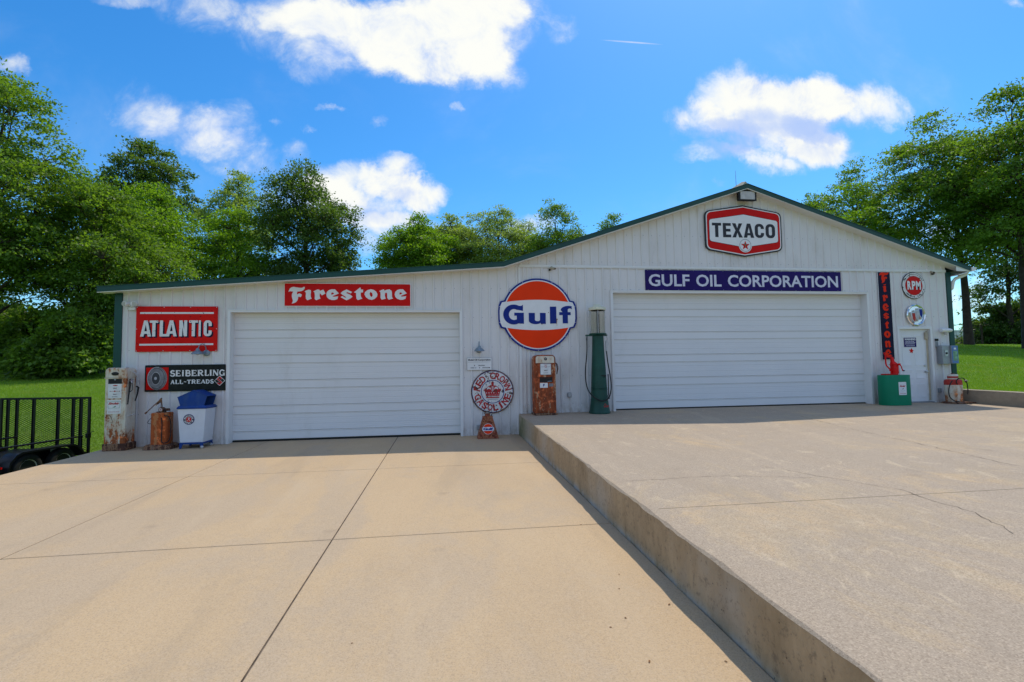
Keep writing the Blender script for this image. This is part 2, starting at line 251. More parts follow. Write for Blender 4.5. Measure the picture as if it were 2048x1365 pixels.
# ------------------------------------------------------------ mesh builder and object helpers
class MB:
    def __init__(s): s.v = []; s.f = []; s.m = []; s.mats = []; s.k = 0
    def mi(s, mat):
        if mat not in s.mats: s.mats.append(mat)
        return s.mats.index(mat)
    def add(s, vs, fs, mat):
        o = len(s.v); s.v += [tuple(p) for p in vs]; k = s.mi(mat)
        for f in fs: s.f.append([i+o for i in f]); s.m.append(k)
        return s
    def box(s, x0, x1, y0, y1, z0, z1, mat):
        return s.add([(x0, y0, z0), (x1, y0, z0), (x1, y1, z0), (x0, y1, z0), (x0, y0, z1), (x1, y0, z1), (x1, y1, z1), (x0, y1, z1)],
                     [(0, 3, 2, 1), (4, 5, 6, 7), (0, 1, 5, 4), (1, 2, 6, 5), (2, 3, 7, 6), (3, 0, 4, 7)], mat)
    def prism(s, pts, a, b, mat, plane='xz'):
        """outline pts extruded from a to b along the remaining axis"""
        n = len(pts)
        area = sum(pts[i][0]*pts[(i+1) % n][1]-pts[(i+1) % n][0]*pts[i][1] for i in range(n))
        if area < 0: pts = pts[::-1]
        P = {'xz': lambda p, t: (p[0], t, p[1]), 'yz': lambda p, t: (t, p[0], p[1]), 'xy': lambda p, t: (p[0], p[1], t)}[plane]
        vs = [P(p, a) for p in pts]+[P(p, b) for p in pts]
        fs = [list(range(n)), list(range(2*n-1, n-1, -1))]+[(i, n+i, n+(i+1) % n, (i+1) % n) for i in range(n)]
        if plane != 'xz': fs = [f[::-1] for f in fs]
        return s.add(vs, fs, mat)
    def loft(s, rings, mat, cap=True, closed=True):
        n = len(rings[0]); vs = [p for r in rings for p in r]; fs = []
        for k in range(len(rings)-1):
            for i in range(n if closed else n-1):
                j = (i+1) % n; fs.append((k*n+i, k*n+j, (k+1)*n+j, (k+1)*n+i))
        if cap: fs += [list(range(n))[::-1], [(len(rings)-1)*n+i for i in range(n)]]
        return s.add(vs, fs, mat)
    def lathe(s, prof, mat, n=28, cx=0, cy=0, sx=1, sy=1):
        return s.loft([[(cx+r*sx*cos(2*pi*i/n), cy+r*sy*sin(2*pi*i/n), z) for i in range(n)] for r, z in prof], mat)
    def tube(s, pts, r, mat, n=8):
        pts = [Vector(p) for p in pts]; R = r if isinstance(r, (list, tuple)) else [r]*len(pts); rings = []; ref = None
        for i, p in enumerate(pts):
            d = (pts[min(i+1, len(pts)-1)]-pts[max(i-1, 0)]).normalized()
            if ref is None: ref = Vector((0, 0, 1)) if abs(d.z) < .9 else Vector((1, 0, 0))
            a = d.cross(ref).normalized(); ref = a.cross(d).normalized()
            ri = float(R[i]); rings.append([tuple(p+ri*(cos(2*pi*k/n)*a+sin(2*pi*k/n)*ref)) for k in range(n)])
        return s.loft(rings, mat)
    def disc_x(s, cx, cy, cz, prof, mat, n=28, cap=True):     # lathe about the X axis
        return s.loft([[(cx+z, cy+r*cos(2*pi*i/n), cz+r*sin(2*pi*i/n)) for i in range(n)] for r, z in prof], mat, cap)
    def disc_y(s, cx, cz, prof, mat, n=40, sx=1):   # lathe about the Y axis, profile (radius, y)
        return s.loft([[(cx+r*sx*cos(2*pi*i/n), y, cz+r*sin(2*pi*i/n)) for i in range(n)] for r, y in prof], mat)
    def flat(s, loops, y, mat):
        """flat enamel shape facing -Y; loops[0] outline, the others holes"""
        s.k += 1; y -= (s.k % 7)*.00025
        L = [[Vector((p[0], p[1], 0)) for p in lp] for lp in loops]
        tris = tessellate_polygon(L); vs = [(p.x, y, p.y) for lp in L for p in lp]
        return s.add(vs, [tuple(t_) for t_ in tris], mat)
    def put(s, name, parent=None, bevel=0, smooth=35, loc=None, rz=0):
        me = bpy.data.meshes.new(name); me.from_pydata(s.v, [], s.f); 
        for mm in s.mats: me.materials.append(M[mm])
        me.polygons.foreach_set('material_index', s.m)
        if smooth:
            me.polygons.foreach_set('use_smooth', [True]*len(me.polygons)); me.update()
            me.set_sharp_from_angle(angle=radians(smooth))
        me.update(); me.validate()
        o = bpy.data.objects.new(name, me); col.objects.link(o)
        if parent: o.parent = parent
        if loc: o.location = loc
        o.rotation_euler.z = rz
        if bevel:
            bv = o.modifiers.new('bevel', 'BEVEL'); bv.width = bevel; bv.segments = 2; bv.limit_method = 'ANGLE'; bv.angle_limit = radians(40)
        return o
def tag(o, label=None, cat=None, group=None, kind=None):
    if label: o['label'] = label
    if cat: o['category'] = cat
    if group: o['group'] = group
    if kind: o['kind'] = kind
    return o
def thing(name, label, cat, loc=(0, 0, 0), rz=0, group=None):
    o = bpy.data.objects.new(name, None); col.objects.link(o); o.location = loc; o.rotation_euler.z = rz; o.empty_display_size = .2
    return tag(o, label, cat, group)
def circ(cx, cz, r, n=48, a0=0, a1=2*pi, rx=None): return [(cx+(rx or r)*cos(a0+(a1-a0)*i/n), cz+r*sin(a0+(a1-a0)*i/n)) for i in range(n if abs(a1-a0-2*pi) < 1e-6 else n+1)]
def rrect(x0, x1, z0, z1, r, n=5):
    out_ = []
    for cx, cz, a in ((x1-r, z1-r, 0), (x0+r, z1-r, pi/2), (x0+r, z0+r, pi), (x1-r, z0+r, 3*pi/2)):
        out_ += [(cx+r*cos(a+pi/2*i/n), cz+r*sin(a+pi/2*i/n)) for i in range(n+1)]
    return out_
def rect(x0, x1, z0, z1): return [(x0, z0), (x1, z0), (x1, z1), (x0, z1)]
def text_geo(s_, bold=0., shear=0.):
    cu = bpy.data.curves.new('t', 'FONT'); cu.body = s_; cu.size = 1; cu.offset = bold; cu.shear = shear; cu.resolution_u = 3
    o = bpy.data.objects.new('t', cu); col.objects.link(o); bpy.context.view_layer.update()
    me = bpy.data.meshes.new_from_object(o.evaluated_get(bpy.context.evaluated_depsgraph_get()))
    vs = [(v.co.x, v.co.y) for v in me.vertices]; fs = [tuple(p.vertices) for p in me.polygons]
    bpy.data.objects.remove(o); bpy.data.curves.remove(cu); bpy.data.meshes.remove(me); return vs, fs
def text_fit(mb, s_, x0, x1, z0, z1, y, mat, bold=0., shear=0., rot=0):
    """write s_ so that its ink fills the box; rot turns it about the box centre"""
    vs, fs = text_geo(s_, bold, shear); xs = [v[0] for v in vs]; zs = [v[1] for v in vs]
    ax, bx, az, bz = min(xs), max(xs), min(zs), max(zs); mb.k += 1; y -= (mb.k % 5)*.0003
    cx, cz = (x0+x1)/2, (z0+z1)/2; o = []
    for p in vs:
        X = x0+(p[0]-ax)/(bx-ax)*(x1-x0)-cx; Z = z0+(p[1]-az)/(bz-az)*(z1-z0)-cz
        o.append((cx+X*cos(rot)-Z*sin(rot), y, cz+X*sin(rot)+Z*cos(rot)))
    mb.add(o, fs, mat)
def text_arc(mb, s_, cx, cz, r, a_mid, step, h, w, y, mat, bold=.02, bottom=False):
    n = len(s_)
    for i, ch in enumerate(s_):
        if ch == ' ': continue
        k = i-(n-1)/2; a = a_mid+(k*step if bottom else -k*step); rot = a+pi/2 if bottom else a-pi/2
        px, pz = cx+r*cos(a), cz+r*sin(a); ww = w*(.4 if ch in 'I-' else 1.25 if ch in 'WM' else 1); hh = h*(.2 if ch == '-' else 1)
        text_fit(mb, ch, px-ww/2, px+ww/2, pz-hh/2, pz+hh/2, y, mat, bold, 0, rot)
def stroke(mb, pts, t_, y, mat):
    """painted line of width t_ through pts"""
    L = []; R = []; n = len(pts)
    for i, p in enumerate(pts):
        a = pts[max(i-1, 0)]; b_ = pts[min(i+1, n-1)]; d = Vector((b_[0]-a[0], b_[1]-a[1]))
        d.normalize(); L.append((p[0]-d.y*t_/2, p[1]+d.x*t_/2)); R.append((p[0]+d.y*t_/2, p[1]-d.x*t_/2))
    mb.k += 1; yy = y-(mb.k % 7)*.00025; o = [(p[0], yy, p[1]) for p in L+R]
    mb.add(o, [(i, i+1, n+i+1, n+i) for i in range(n-1)], mat)
# ------------------------------------------------------------ the ground
def sm(x): x = max(0., min(1., x)); return x*x*(3-2*x)
def rise(y): return .087*max(0, min(y, 31))-.05*max(0, min(y-46, 60))
def zt(x, y):
    left = rise(y)-.02-.82*sm((-7.5-x)/(.14+1.7*sm((y+.1)/1.6)))*(1-sm((y-1)/6)) if x < 10 else 0
    right = .84+(.105*max(0, min(y, 20))) - .055*max(0, min(y-27, 60)) + .012*max(-30, min(y, 0))
    if x <= -7.42: left -= .13*(1-sm((y+1.2)/1.4))
    k = sm((x+7)/21.)
    z = left*(1-k)+right*k if -7 < x < 14 else (left if x <= -7 else right)
    r = math.hypot(x, y+12)
    z += -.03*max(0, min(r-70, 150))*(1 if y > -60 else .3)
    if r > 170: z += (27+9*sin(x*.011+1.3)*cos(y*.009)+4*sin(x*.037+y*.02))*sm((r-170)/420)
    z += .05*sin(x*.31+1)*sin(y*.27)*sm((r-14)/10)
    if -7.42 < x < 14.28 and -30 < y < 18.2: z = -.75
    return z
def steps(a, b, n): return [a+(b-a)*i/n for i in range(n+1)]
gx = sorted(set([-900, -700, -520, -400, -300, -240, -190, -150, -120, -95, -75]+steps(-60, -12, 48)+steps(-12, -7.6, 12)+[-7.50, -7.44, -7.36]+[-7.95, -7.85, -7.75, -7.68, -7.62, -7.56]+steps(-6.5, 13.5, 20)+[14.2, 14.33, 14.6]+steps(15.5, 60, 45)+[75, 95, 120, 150, 190, 240, 300, 400, 520, 700, 900]))
gy = sorted(set([-500, -350, -250, -180, -130, -95, -70, -55, -45, -38, -33, -30.2, -29.8]+steps(-28, -6, 22)+steps(-5, 12, 34)+steps(13, 17.8, 5)+[18.1, 18.5]+steps(20, 60, 40)+[68, 78, 90, 105, 125, 150, 180, 220, 270, 330, 400, 480, 580, 700, 900]))
GV = [(x, y, zt(x, y)) for y in gy for x in gx]
near = MB(); far = MB(); nx = len(gx)
def gridsel(mb, test, mat):
    idx = {}; vs = []; fs = []
    for j in range(len(gy)-1):
        for i in range(nx-1):
            cx_, cy_ = (gx[i]+gx[i+1])/2, (gy[j]+gy[j+1])/2
            if not test(cx_, cy_): continue
            f = []
            for q in (j*nx+i, j*nx+i+1, (j+1)*nx+i+1, (j+1)*nx+i):
                if q not in idx: idx[q] = len(vs); vs.append(GV[q])
                f.append(idx[q])
            fs.append(f)
    mb.add(vs, fs, mat)
gridsel(near, lambda x, y: math.hypot(x, y+12) < 200, 'lawn'); gridsel(far, lambda x, y: math.hypot(x, y+12) >= 200, 'hill')
tag(near.put('lawn', smooth=60), kind='structure'); tag(far.put('hills', smooth=180), kind='structure')
# grass blades on the parts of the lawn that show
rs = np.random.RandomState(4)
def blades(n, x0, x1, y0, y1, name):
    # denser near the driveway, thinning with distance
    u = rs.rand(n*14, 2); X = x0+(x1-x0)*u[:, 0]; Y = y0+(y1-y0)*u[:, 1]; dist = np.hypot(X, Y+12.3)
    keep = rs.rand(n*14) < np.clip((15/dist)**2, .03, 1)
    ang = np.arctan2(X, Y+12.3); keep &= ((ang > -.70) & (ang < -.40)) | ((ang > .70) & (ang < 1.0))
    X, Y, dist = X[keep][:n], Y[keep][:n], dist[keep][:n]; k = len(X)
    Z = np.array([zt(a, b) for a, b in zip(X, Y)])
    a = rs.rand(k)*2*pi; s_ = np.clip(dist/15, 1, 2.6); w = .0045*s_; h_ = (.02+.03*rs.rand(k))*np.clip(s_, 1, 1.4); lx = rs.randn(k)*.03; ly = rs.randn(k)*.03
    V = np.zeros((k, 3, 3)); V[:, 0] = np.stack([X-w*np.cos(a), Y-w*np.sin(a), Z-.01], 1); V[:, 1] = np.stack([X+w*np.cos(a), Y+w*np.sin(a), Z-.01], 1); V[:, 2] = np.stack([X+lx, Y+ly, Z+h_], 1)
    return V
def tri_mesh(name, V, mat, parent=None):
    k, c, _ = V.shape; me = bpy.data.meshes.new(name); me.vertices.add(k*c); me.vertices.foreach_set('co', V.astype(np.float32).ravel())
    me.loops.add(k*c); me.loops.foreach_set('vertex_index', np.arange(k*c, dtype=np.int32)); me.polygons.add(k); me.polygons.foreach_set('loop_start', np.arange(0, k*c, c, dtype=np.int32))
    me.update(calc_edges=True); me.materials.append(M[mat]); o = bpy.data.objects.new(name, me); col.objects.link(o)
    if parent: o.parent = parent
    return o
VV = np.concatenate([blades(220000, -34, -7.55, -1.5, 30, 'l'), blades(150000, 14.4, 46, -6, 20, 'r')])
tag(tri_mesh('grass', VV, 'grassblade'), kind='stuff')
# gravel at the back edge of the lower slab
mb = MB(); rnd = random.Random(3)
for i in range(420):
    x = -7.50-abs(rnd.gauss(0, .28)); y = -.9+rnd.random()*1.9+(x+7.5)*.4; r = .012+.022*rnd.random(); z = zt(x, y)+r*.5
    a = [rnd.uniform(.6, 1.2)*r for _ in range(6)]
    mb.add([(x-a[0], y, z), (x+a[1], y, z), (x, y-a[2], z), (x, y+a[3], z), (x, y, z-a[4]), (x, y, z+a[5]*.8)], [(0, 2, 5), (2, 1, 5), (1, 3, 5), (3, 0, 5), (2, 0, 4), (1, 2, 4), (3, 1, 4), (0, 3, 4)], 'trimwhite' if i % 3 else 'conc_wall')
tag(mb.put('gravel', smooth=0), kind='stuff')
# lower slab of cast panels with open joints
zl = lambda y: .0141*y
zu = lambda y: .5+.0226*y
XL = 1.80
mb = MB()
def panel(mb, x0, x1, y0, y1, zf, th, mat, sidemat=None, g_=.006, ch=.005):
    x0 += g_; x1 -= g_; y0 += g_; y1 -= g_
    o = [(x0, y0), (x1, y0), (x1, y1), (x0, y1)]; i_ = [(x0+ch, y0+ch), (x1-ch, y0+ch), (x1-ch, y1-ch), (x0+ch, y1-ch)]
    vs = [(x, y, zf(y)-th) for x, y in o]+[(x, y, zf(y)-ch) for x, y in o]+[(x, y, zf(y)) for x, y in i_]
    mb.add(vs, [(8, 9, 10, 11)]+[(4+k, 4+(k+1) % 4, 8+(k+1) % 4, 8+k) for k in range(4)], mat)
    mb.add(vs[:8], [(k, (k+1) % 4, 4+(k+1) % 4, 4+k) for k in range(4)], sidemat or mat)
ys = [.24, -3.5, -6.92, -10.4, -14, -17.5, -21, -24.5, -28]
for a, b_ in ((-7.42, -4.14), (-4.14, -1.15), (-1.15, XL-.004)):
    for k in range(len(ys)-1):
        gg = .0065 if k else .0055
        panel(mb, a, b_, ys[k+1], ys[k], zl, .10, 'conc_low', 'joint', gg)
mb.add([(-7.42, -28, zl(-28)-.012), (XL, -28, zl(-28)-.012), (XL, .24, zl(.24)-.012), (-7.42, .24, zl(.24)-.012)], [(0, 1, 2, 3)], 'joint')
mb.box(-7.42, -7.405, -28, .24, -1.2, -.42, 'conc_side')
mb.add([(-7.425, -28, -1.2), (-7.425, .24, -1.2), (-7.425, .24, -.002), (-7.425, -28, -.40)], [(0, 1, 2, 3)], 'conc_side')
lo = tag(mb.put('driveway', smooth=0), kind='structure')
# upper platform: top sheet and cast face with a slightly ragged arris
m, t, b, tc = base_mat('conc_face', .9)
sx = t.n('ShaderNodeSeparateXYZ'); t.put(sx.inputs[0], tc); rel = t.m('SUBTRACT', sx.outputs[2], t.m('MULTIPLY', sx.outputs[1], .0226))
n1_ = t.noise(t.v('MULTIPLY', tc, (1, 1, .5)), 3, 9, .7); n2_ = t.noise(tc, 22, 6, .7); n3_ = t.noise(tc, .8, 4)
c = t.mix(t.lin(n1_, .32, .68), (.30, .205, .105), (.50, .355, .20)); c = t.mix(t.ss(n3_, .45, .7), c, (.43, .36, .27))
c = t.mix(t.m('MULTIPLY', t.ss(n2_, .52, .68), .55), c, (.13, .095, .06))
c = t.mix(t.m('MULTIPLY', t.ss(rel, .16, .0), t.ss(n1_, .38, .6)), c, (.48, .46, .42))
c = t.mix(t.m('MULTIPLY', t.ss(rel, .475, .498), .6), c, (.20, .15, .09))
c = t.mix(t.m('MULTIPLY', t.ss(sx.outputs[1], -1.6, -.1), t.ss(n1_, .35, .55)), c, (.13, .15, .045))
v = t.n('ShaderNodeTexVoronoi'); t.put(v.inputs['Vector'], tc); v.inputs['Scale'].default_value = 26
pit = t.m('MULTIPLY', t.ss(v.outputs['Distance'], .16, .05), t.ss(t.noise(tc, 5, 3), .5, .6)); c = t.mix(pit, c, (.05, .04, .03))
t.put(b.inputs['Base Color'], c); bump(t, b, t.m('SUBTRACT', t.m('MULTIPLY_ADD', n2_, .8, n1_), pit), .7, .012); M['conc_face'] = m
mb = MB(); rnd = random.Random(8)
yy = [0.22-.12*i for i in range(236)]; wob = 0; rows = []
for y in yy:
    wob = wob*.88+rnd.gauss(0, .0032); rows.append((y, XL+wob, rnd.gauss(0, .0018), .010+abs(rnd.gauss(0, .009))))
vs = []; ft = []; fs = []
for y, x, dz, ch in rows:
    vs += [(XL+.0, y, -.6), (x, y, zu(y)-ch), (x+ch, y, zu(y)+dz*.4-.001), (XL+.10, y, zu(y))]
for i in range(len(rows)-1):
    a = i*4
    fs += [(a, a+4, a+5, a+1)]; ft += [(a+1, a+5, a+6, a+2), (a+2, a+6, a+7, a+3)]
mb.add(vs, fs, 'conc_face'); mb.add(vs, ft, 'conc_up')
for x0, x1, y0, y1, gg in ((XL+.1, 14.6, -7.92, .2, .0), (XL+.1, 14.6, -28.08, -7.92, .0)):
    mb.add([(x0, y0+.004, zu(y0)), (x1, y0+.004, zu(y0)), (x1, y1-.004, zu(y1)), (x0, y1-.004, zu(y1))], [(0, 1, 2, 3)], 'conc_up')
mb.add([(XL+.09, -7.94, zu(-7.94)-.012), (14.6, -7.94, zu(-7.94)-.012), (14.6, -7.90, zu(-7.9)-.012), (XL+.09, -7.90, zu(-7.9)-.012)], [(0, 1, 2, 3)], 'joint')
up_ = tag(mb.put('upper_driveway', smooth=30), kind='structure')
def crack(pts, w, seed, name='crack'):
    rnd = random.Random(seed); P_ = []
    for a, b_ in zip(pts[:-1], pts[1:]):
        n = max(2, int(math.dist(a, b_)/.07))
        for k in range(n):
            f = k/n; P_.append((a[0]+(b_[0]-a[0])*f+rnd.gauss(0, .012), a[1]+(b_[1]-a[1])*f+rnd.gauss(0, .012)))
    mb = MB(); vs = []; fs = []
    for i, p in enumerate(P_):
        q = P_[min(i+1, len(P_)-1)]; o = P_[max(0, i-1)]; d = Vector((q[0]-o[0], q[1]-o[1])); d.normalize(); ww = w*rnd.uniform(.25, 1)
        for s_ in (-1, 1): vs.append((p[0]-d.y*ww*s_, p[1]+d.x*ww*s_, zu(p[1])+.0035))
    fs = [(2*i, 2*i+1, 2*i+3, 2*i+2) for i in range(len(P_)-1)]
    mb.add(vs, fs, 'joint'); mb.put(name, up_, smooth=0)
crack([(6.6, -.35), (7.9, -1.96), (7.4, -3.8), (7.13, -5.5), (6.81, -7.15)], .005, 1)
crack([(1.9, -6.9), (3.17, -6.87), (4.12, -7.17)], .0035, 2)
crack([(3.9, -6.55), (4.55, -7.74), (4.51, -8.07), (4.49, -8.47), (4.23, -9.06)], .004, 3)
crack([(4.23, -9.06), (4.4, -9.9), (4.3, -11)], .0035, 6)
crack([(2.42, -4.04), (4.7, -4.15), (7.29, -4.06), (11.2, -3.9)], .0022, 4)
# ------------------------------------------------------------ retaining wall beside the platform
mb = MB(); mb.loft([[(14.13, y, -.3), (14.36, y, -.3), (14.36, y, z-.01), (14.345, y, z), (14.145, y, z), (14.13, y, z-.01)] for y, z in ((-.02, .86), (-2, .83), (-6, .76), (-12, .66), (-22, .5))], 'conc_wall')
w_ = mb.put('retaining_wall', smooth=20); tag(w_, 'low brown concrete retaining wall holding up the lawn at the right end of the building', 'wall')
# ------------------------------------------------------------ the building
BX0, BX1, MX = -7.22, 14.16, 1.87
ROOF = [(-7.58, 3.56), (1.45, 4.235), (8.0, 6.42), (14.66, 4.27)]
def rz_(x):
    for (a, za), (b_, zb) in zip(ROOF[:-1], ROOF[1:]):
        if x <= b_: return za+(zb-za)*(x-a)/(b_-a)
    return ROOF[-1][1]
bld = thing('garage_building', 'long white metal-sided garage with green roof edge, low left wing and gabled right part', 'building', (0, 0, 0))
def siding(mb, x0, x1, zb, openings, off=0, zmin=None, ztop=None, phase=.1):
    ks = [x0, x1]; x = x0+phase; ribs = []
    while x < x1-.05: ribs.append(x); ks += [x-.030, x-.016, x+.016, x+.030]; x += .2286
    for o in openings: ks += [o[0], o[1]]
    for p in ROOF: 
        if x0 < p[0] < x1: ks.append(p[0])
    ks = sorted(set(k for k in ks if x0 <= k <= x1))
    def yo(x):
        d = min((abs(x-r) for r in ribs), default=9)
        return -off-(.022 if d <= .0161 else 0 if d >= .0299 else .022*(.030-d)/.014)
    top = lambda x: (rz_(x)-.112) if ztop is None else ztop
    for r in ribs:                                                     # screw heads on the girts, beside every rib
        for z in (.72, 1.42, 2.16, 2.90, 3.62, 4.33, 5.05):
            x = r+.055
            if z < zb+.1 or z > top(min(x, x1))-.12 or any(o[0]-.08 < x < o[1]+.08 and z < o[3]+.08 for o in openings): continue
            mb.box(x-.007, x+.007, -off-.006, -off+.001, z-.007, z+.007, 'grey_metal')
    for a, b_ in zip(ks[:-1], ks[1:]):
        mid = (a+b_)/2; segs = [(zb, zb, top(a), top(b_))]
        for o in openings:
            if o[0] < mid < o[1]:
                segs = []
                if o[2] > zb+.01: segs.append((zb, zb, o[2], o[2]))
                segs.append((o[3], o[3], top(a), top(b_)))
        for za, zb_, zc, zd in segs:
            mb.add([(a, yo(a), za), (b_, yo(b_), zb_), (b_, yo(b_), zd), (a, yo(a), zc)], [(0, 1, 2, 3)], 'siding')
LD = (-4.92, .37, -.1, 3.03); RD = (4.30, 11.60, .3, 3.535); PD = (12.56, 13.53, .3, 2.55)
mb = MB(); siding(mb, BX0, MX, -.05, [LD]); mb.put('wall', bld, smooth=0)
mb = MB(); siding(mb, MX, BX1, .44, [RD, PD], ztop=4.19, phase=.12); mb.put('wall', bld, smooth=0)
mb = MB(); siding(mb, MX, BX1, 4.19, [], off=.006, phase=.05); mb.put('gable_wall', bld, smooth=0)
mb = MB(); Yb = 18
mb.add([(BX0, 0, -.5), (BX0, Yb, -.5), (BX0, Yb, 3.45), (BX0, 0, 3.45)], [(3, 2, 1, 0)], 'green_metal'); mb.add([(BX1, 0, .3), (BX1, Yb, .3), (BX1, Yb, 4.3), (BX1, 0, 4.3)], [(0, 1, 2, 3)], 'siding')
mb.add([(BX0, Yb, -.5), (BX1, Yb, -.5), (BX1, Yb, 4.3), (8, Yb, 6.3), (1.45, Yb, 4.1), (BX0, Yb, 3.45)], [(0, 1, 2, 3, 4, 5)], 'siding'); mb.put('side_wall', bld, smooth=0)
mb = MB()
mb.loft([[(x, -.28, z), (x, 18.3, z), (x, 18.3, z-.03), (x, -.28, z-.03)] for x, z in ROOF], 'green_metal'); mb.put('roof', bld, smooth=0)
mb = MB(); mb.loft([[(x, -.30, z+.006), (x, -.281, z+.006), (x, -.281, z-.112), (x, -.30, z-.112)] for x, z in ROOF], 'green_metal')
mb.loft([[(x, -.312, z+.010), (x, -.28, z+.010), (x, -.28, z-.004), (x, -.312, z-.004)] for x, z in ROOF], 'green_metal'); mb.put('roof_trim', bld, smooth=0)
mb = MB(); mb.loft([[(x, -.2815, z-.100), (x, .0, z-.100), (x, .0, z-.114), (x, -.2815, z-.114)] for x, z in ROOF], 'trimwhite'); 
mb.loft([[(x, -.29, z-.1125), (x, -.262, z-.1125), (x, -.262, z-.128), (x, -.29, z-.128)] for x, z in ROOF], 'trimwhite'); mb.put('soffit', bld, smooth=0)
for x0, x1, zb, zt_ in ((-7.375, -7.222, -.1, 3.46), (14.162, 14.31, .42, 4.17)):
    mb = MB(); mb.box(x0, x1, -.03, .12, zb, zt_, 'green_metal'); mb.put('corner_trim', bld, bevel=.006)
mb = MB(); mb.box(MX, BX1, -.032, -.018, 4.165, 4.178, 'trimwhite'); mb.box(MX, BX1, -.030, -.019, 4.19, 4.235, 'trimwhite'); mb.box(MX, BX1, -.0235, -.019, 4.178, 4.19, 'trimwhite'); mb.put('trim_strip', bld)
mb = MB(); mb.box(MX-.02, MX+.03, -.028, .02, .47, 4.165, 'trimwhite'); mb.box(MX+.21, MX+.235, -.026, .0, .5, 4.165, 'trimwhite'); mb.put('wall_trim', bld)
# gutter at the right eave with its downspout
mb = MB(); mb.prism([(14.665, 4.26), (14.665, 4.15), (14.74, 4.15), (14.80, 4.20), (14.80, 4.26)], -.33, 18.2, 'trimwhite')
gu = mb.put('gutter', bld); mb = MB(); mb.tube([(14.72, -.15, 4.16), (14.66, -.14, 4.08), (14.42, -.06, 3.98), (14.36, -.04, 3.9), (14.36, .0, 3.72), (14.40, .2, 3.6), (14.40, .2, .9)], .045, 'trimwhite'); mb.put('downspout', gu)
mb = MB(); mb.loft([[(14.31, y, 4.04), (14.66, y, 4.14), (14.66, y, 4.16), (14.31, y, 4.06)] for y in (-.27, 18)], 'trimwhite')
mb.loft([[(14.22, y, 4.16), (14.66, y, 4.145), (14.66, y, 4.16), (14.22, y, 4.30)] for y in (-.278, -.26)], 'trimwhite'); mb.put('eave_soffit', bld, smooth=0)
# ridge cap with rod
mb = MB(); mb.loft([[(8.0-w, y, 6.405-w*.30), (8.0, y, 6.405+h_), (8.0+w, y, 6.405-w*.30)] for y, w, h_ in ((-.22, .14, .11), (-.05, .20, .16), (1.2, .20, .16))], 'tanblock'); mb.put('ridge_cap', bld, smooth=0)
mb = MB(); mb.tube([(7.99, .2, 6.5), (7.985, .2, 6.98)], [.008, .004], 'grey_metal', 6); mb.put('lightning_rod', bld)
# ------------------------------------------------------------ doors
def garage_door(o, zb, sect, seed, wide_right):
    x0, x1, _, z1 = o; Y = .20; h_ = (z1-zb)/sect; prof = []
    for k in range(sect):
        z = zb+k*h_
        prof += [(z, .014), (z+.010, .0), (z+h_*.285, .0), (z+h_*.295, -.007), (z+h_*.318, -.007), (z+h_*.326, .010), (z+h_*.336, .010), (z+h_*.345, .0)]
        for q in (.40, .48, .56, .64, .72, .80, .88): prof += [(z+h_*q-.006, 0.), (z+h_*q, .0036), (z+h_*q+.006, .0)]
        prof += [(z+h_-.022, .0), (z+h_-.014, -.008), (z+h_-.004, -.008), (z+h_-.001, .012)]
    mb = MB(); n = len(prof); vs = [(x, Y+y, z) for z, y in prof for x in (x0-.02, x1+.02)]
    mb.add(vs, [(2*i, 2*i+1, 2*i+3, 2*i+2) for i in range(n-1)], 'doorwhite')
    for k in range(sect):                                              # strips paint groove shade and gap dirt into joints, folds and fine lines
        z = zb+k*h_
        if k: mb.box(x0-.02, x1+.02, Y-.001, Y+.02, z-.004, z+.006, 'seam_shade_dirt')
        mb.box(x0-.02, x1+.02, Y+.002, Y+.02, z+h_*.3265, z+h_*.3265+.007, 'seam_shade_dirt')
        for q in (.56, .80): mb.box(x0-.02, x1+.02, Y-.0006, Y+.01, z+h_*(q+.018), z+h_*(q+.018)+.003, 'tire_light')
    d = mb.put('garage_door', bld, smooth=0)
    mb = MB()
    mb.box(x0-.06, x0+.0, -.033, .0, zb-.05, z1+.045, 'trimwhite'); mb.box(x1, x1+.06, -.033, .0, zb-.05, z1+.045, 'trimwhite'); mb.box(x0, x1, -.033, .0, z1, z1+.045, 'trimwhite')
    mb.box(x0-.02, x0, .0, .23, zb-.06, z1+.02, 'trimwhite'); mb.box(x1, x1+.02, .0, .23, zb-.06, z1+.02, 'trimwhite'); mb.box(x0, x1, .0, .23, z1, z1+.02, 'trimwhite')
    mb.box(x0-.075, x0-.061, -.030, -.0, zb-.04, z1+.058, 'siding'); mb.box(x1+.061, x1+.075, -.030, .0, zb-.04, z1+.058, 'siding'); mb.box(x0-.06, x1+.06, -.045, -.0, z1+.046, z1+.06, 'trimwhite')
    mb.put('door_frame', d, smooth=0)
    mb = MB(); mb.box(x0, x1, Y-.012, Y+.03, zb-.035, zb-.010, 'rubber'); mb.put('bottom_seal', d)
    return d
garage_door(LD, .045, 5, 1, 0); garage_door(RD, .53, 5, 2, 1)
mb = MB(); mb.box(PD[0], PD[1], .055, .10, .53, 2.55, 'persondoor')
for px0, px1 in ((12.68, 12.97), (13.08, 13.36)):
    for a, b_ in ((.64, 1.02), (1.16, 1.42), (1.52, 2.38)):
        mb.loft([[(px0+i_, y, a+i_), (px1-i_, y, a+i_), (px1-i_, y, b_-i_), (px0+i_, y, b_-i_)] for i_, y in ((0, .0551), (.006, .048), (.018, .048), (.03, .052))], 'persondoor')
pd = mb.put('door', bld, smooth=20); tag(pd, 'white panelled door with a blue warning sign')
mb = MB(); mb.box(12.495, 12.56, -.034, .10, .46, 2.62, 'trimwhite'); mb.box(13.53, 13.60, -.034, .10, .46, 2.62, 'trimwhite'); mb.box(12.56, 13.53, -.034, .10, 2.55, 2.62, 'trimwhite'); mb.put('door_frame', pd, bevel=.004)
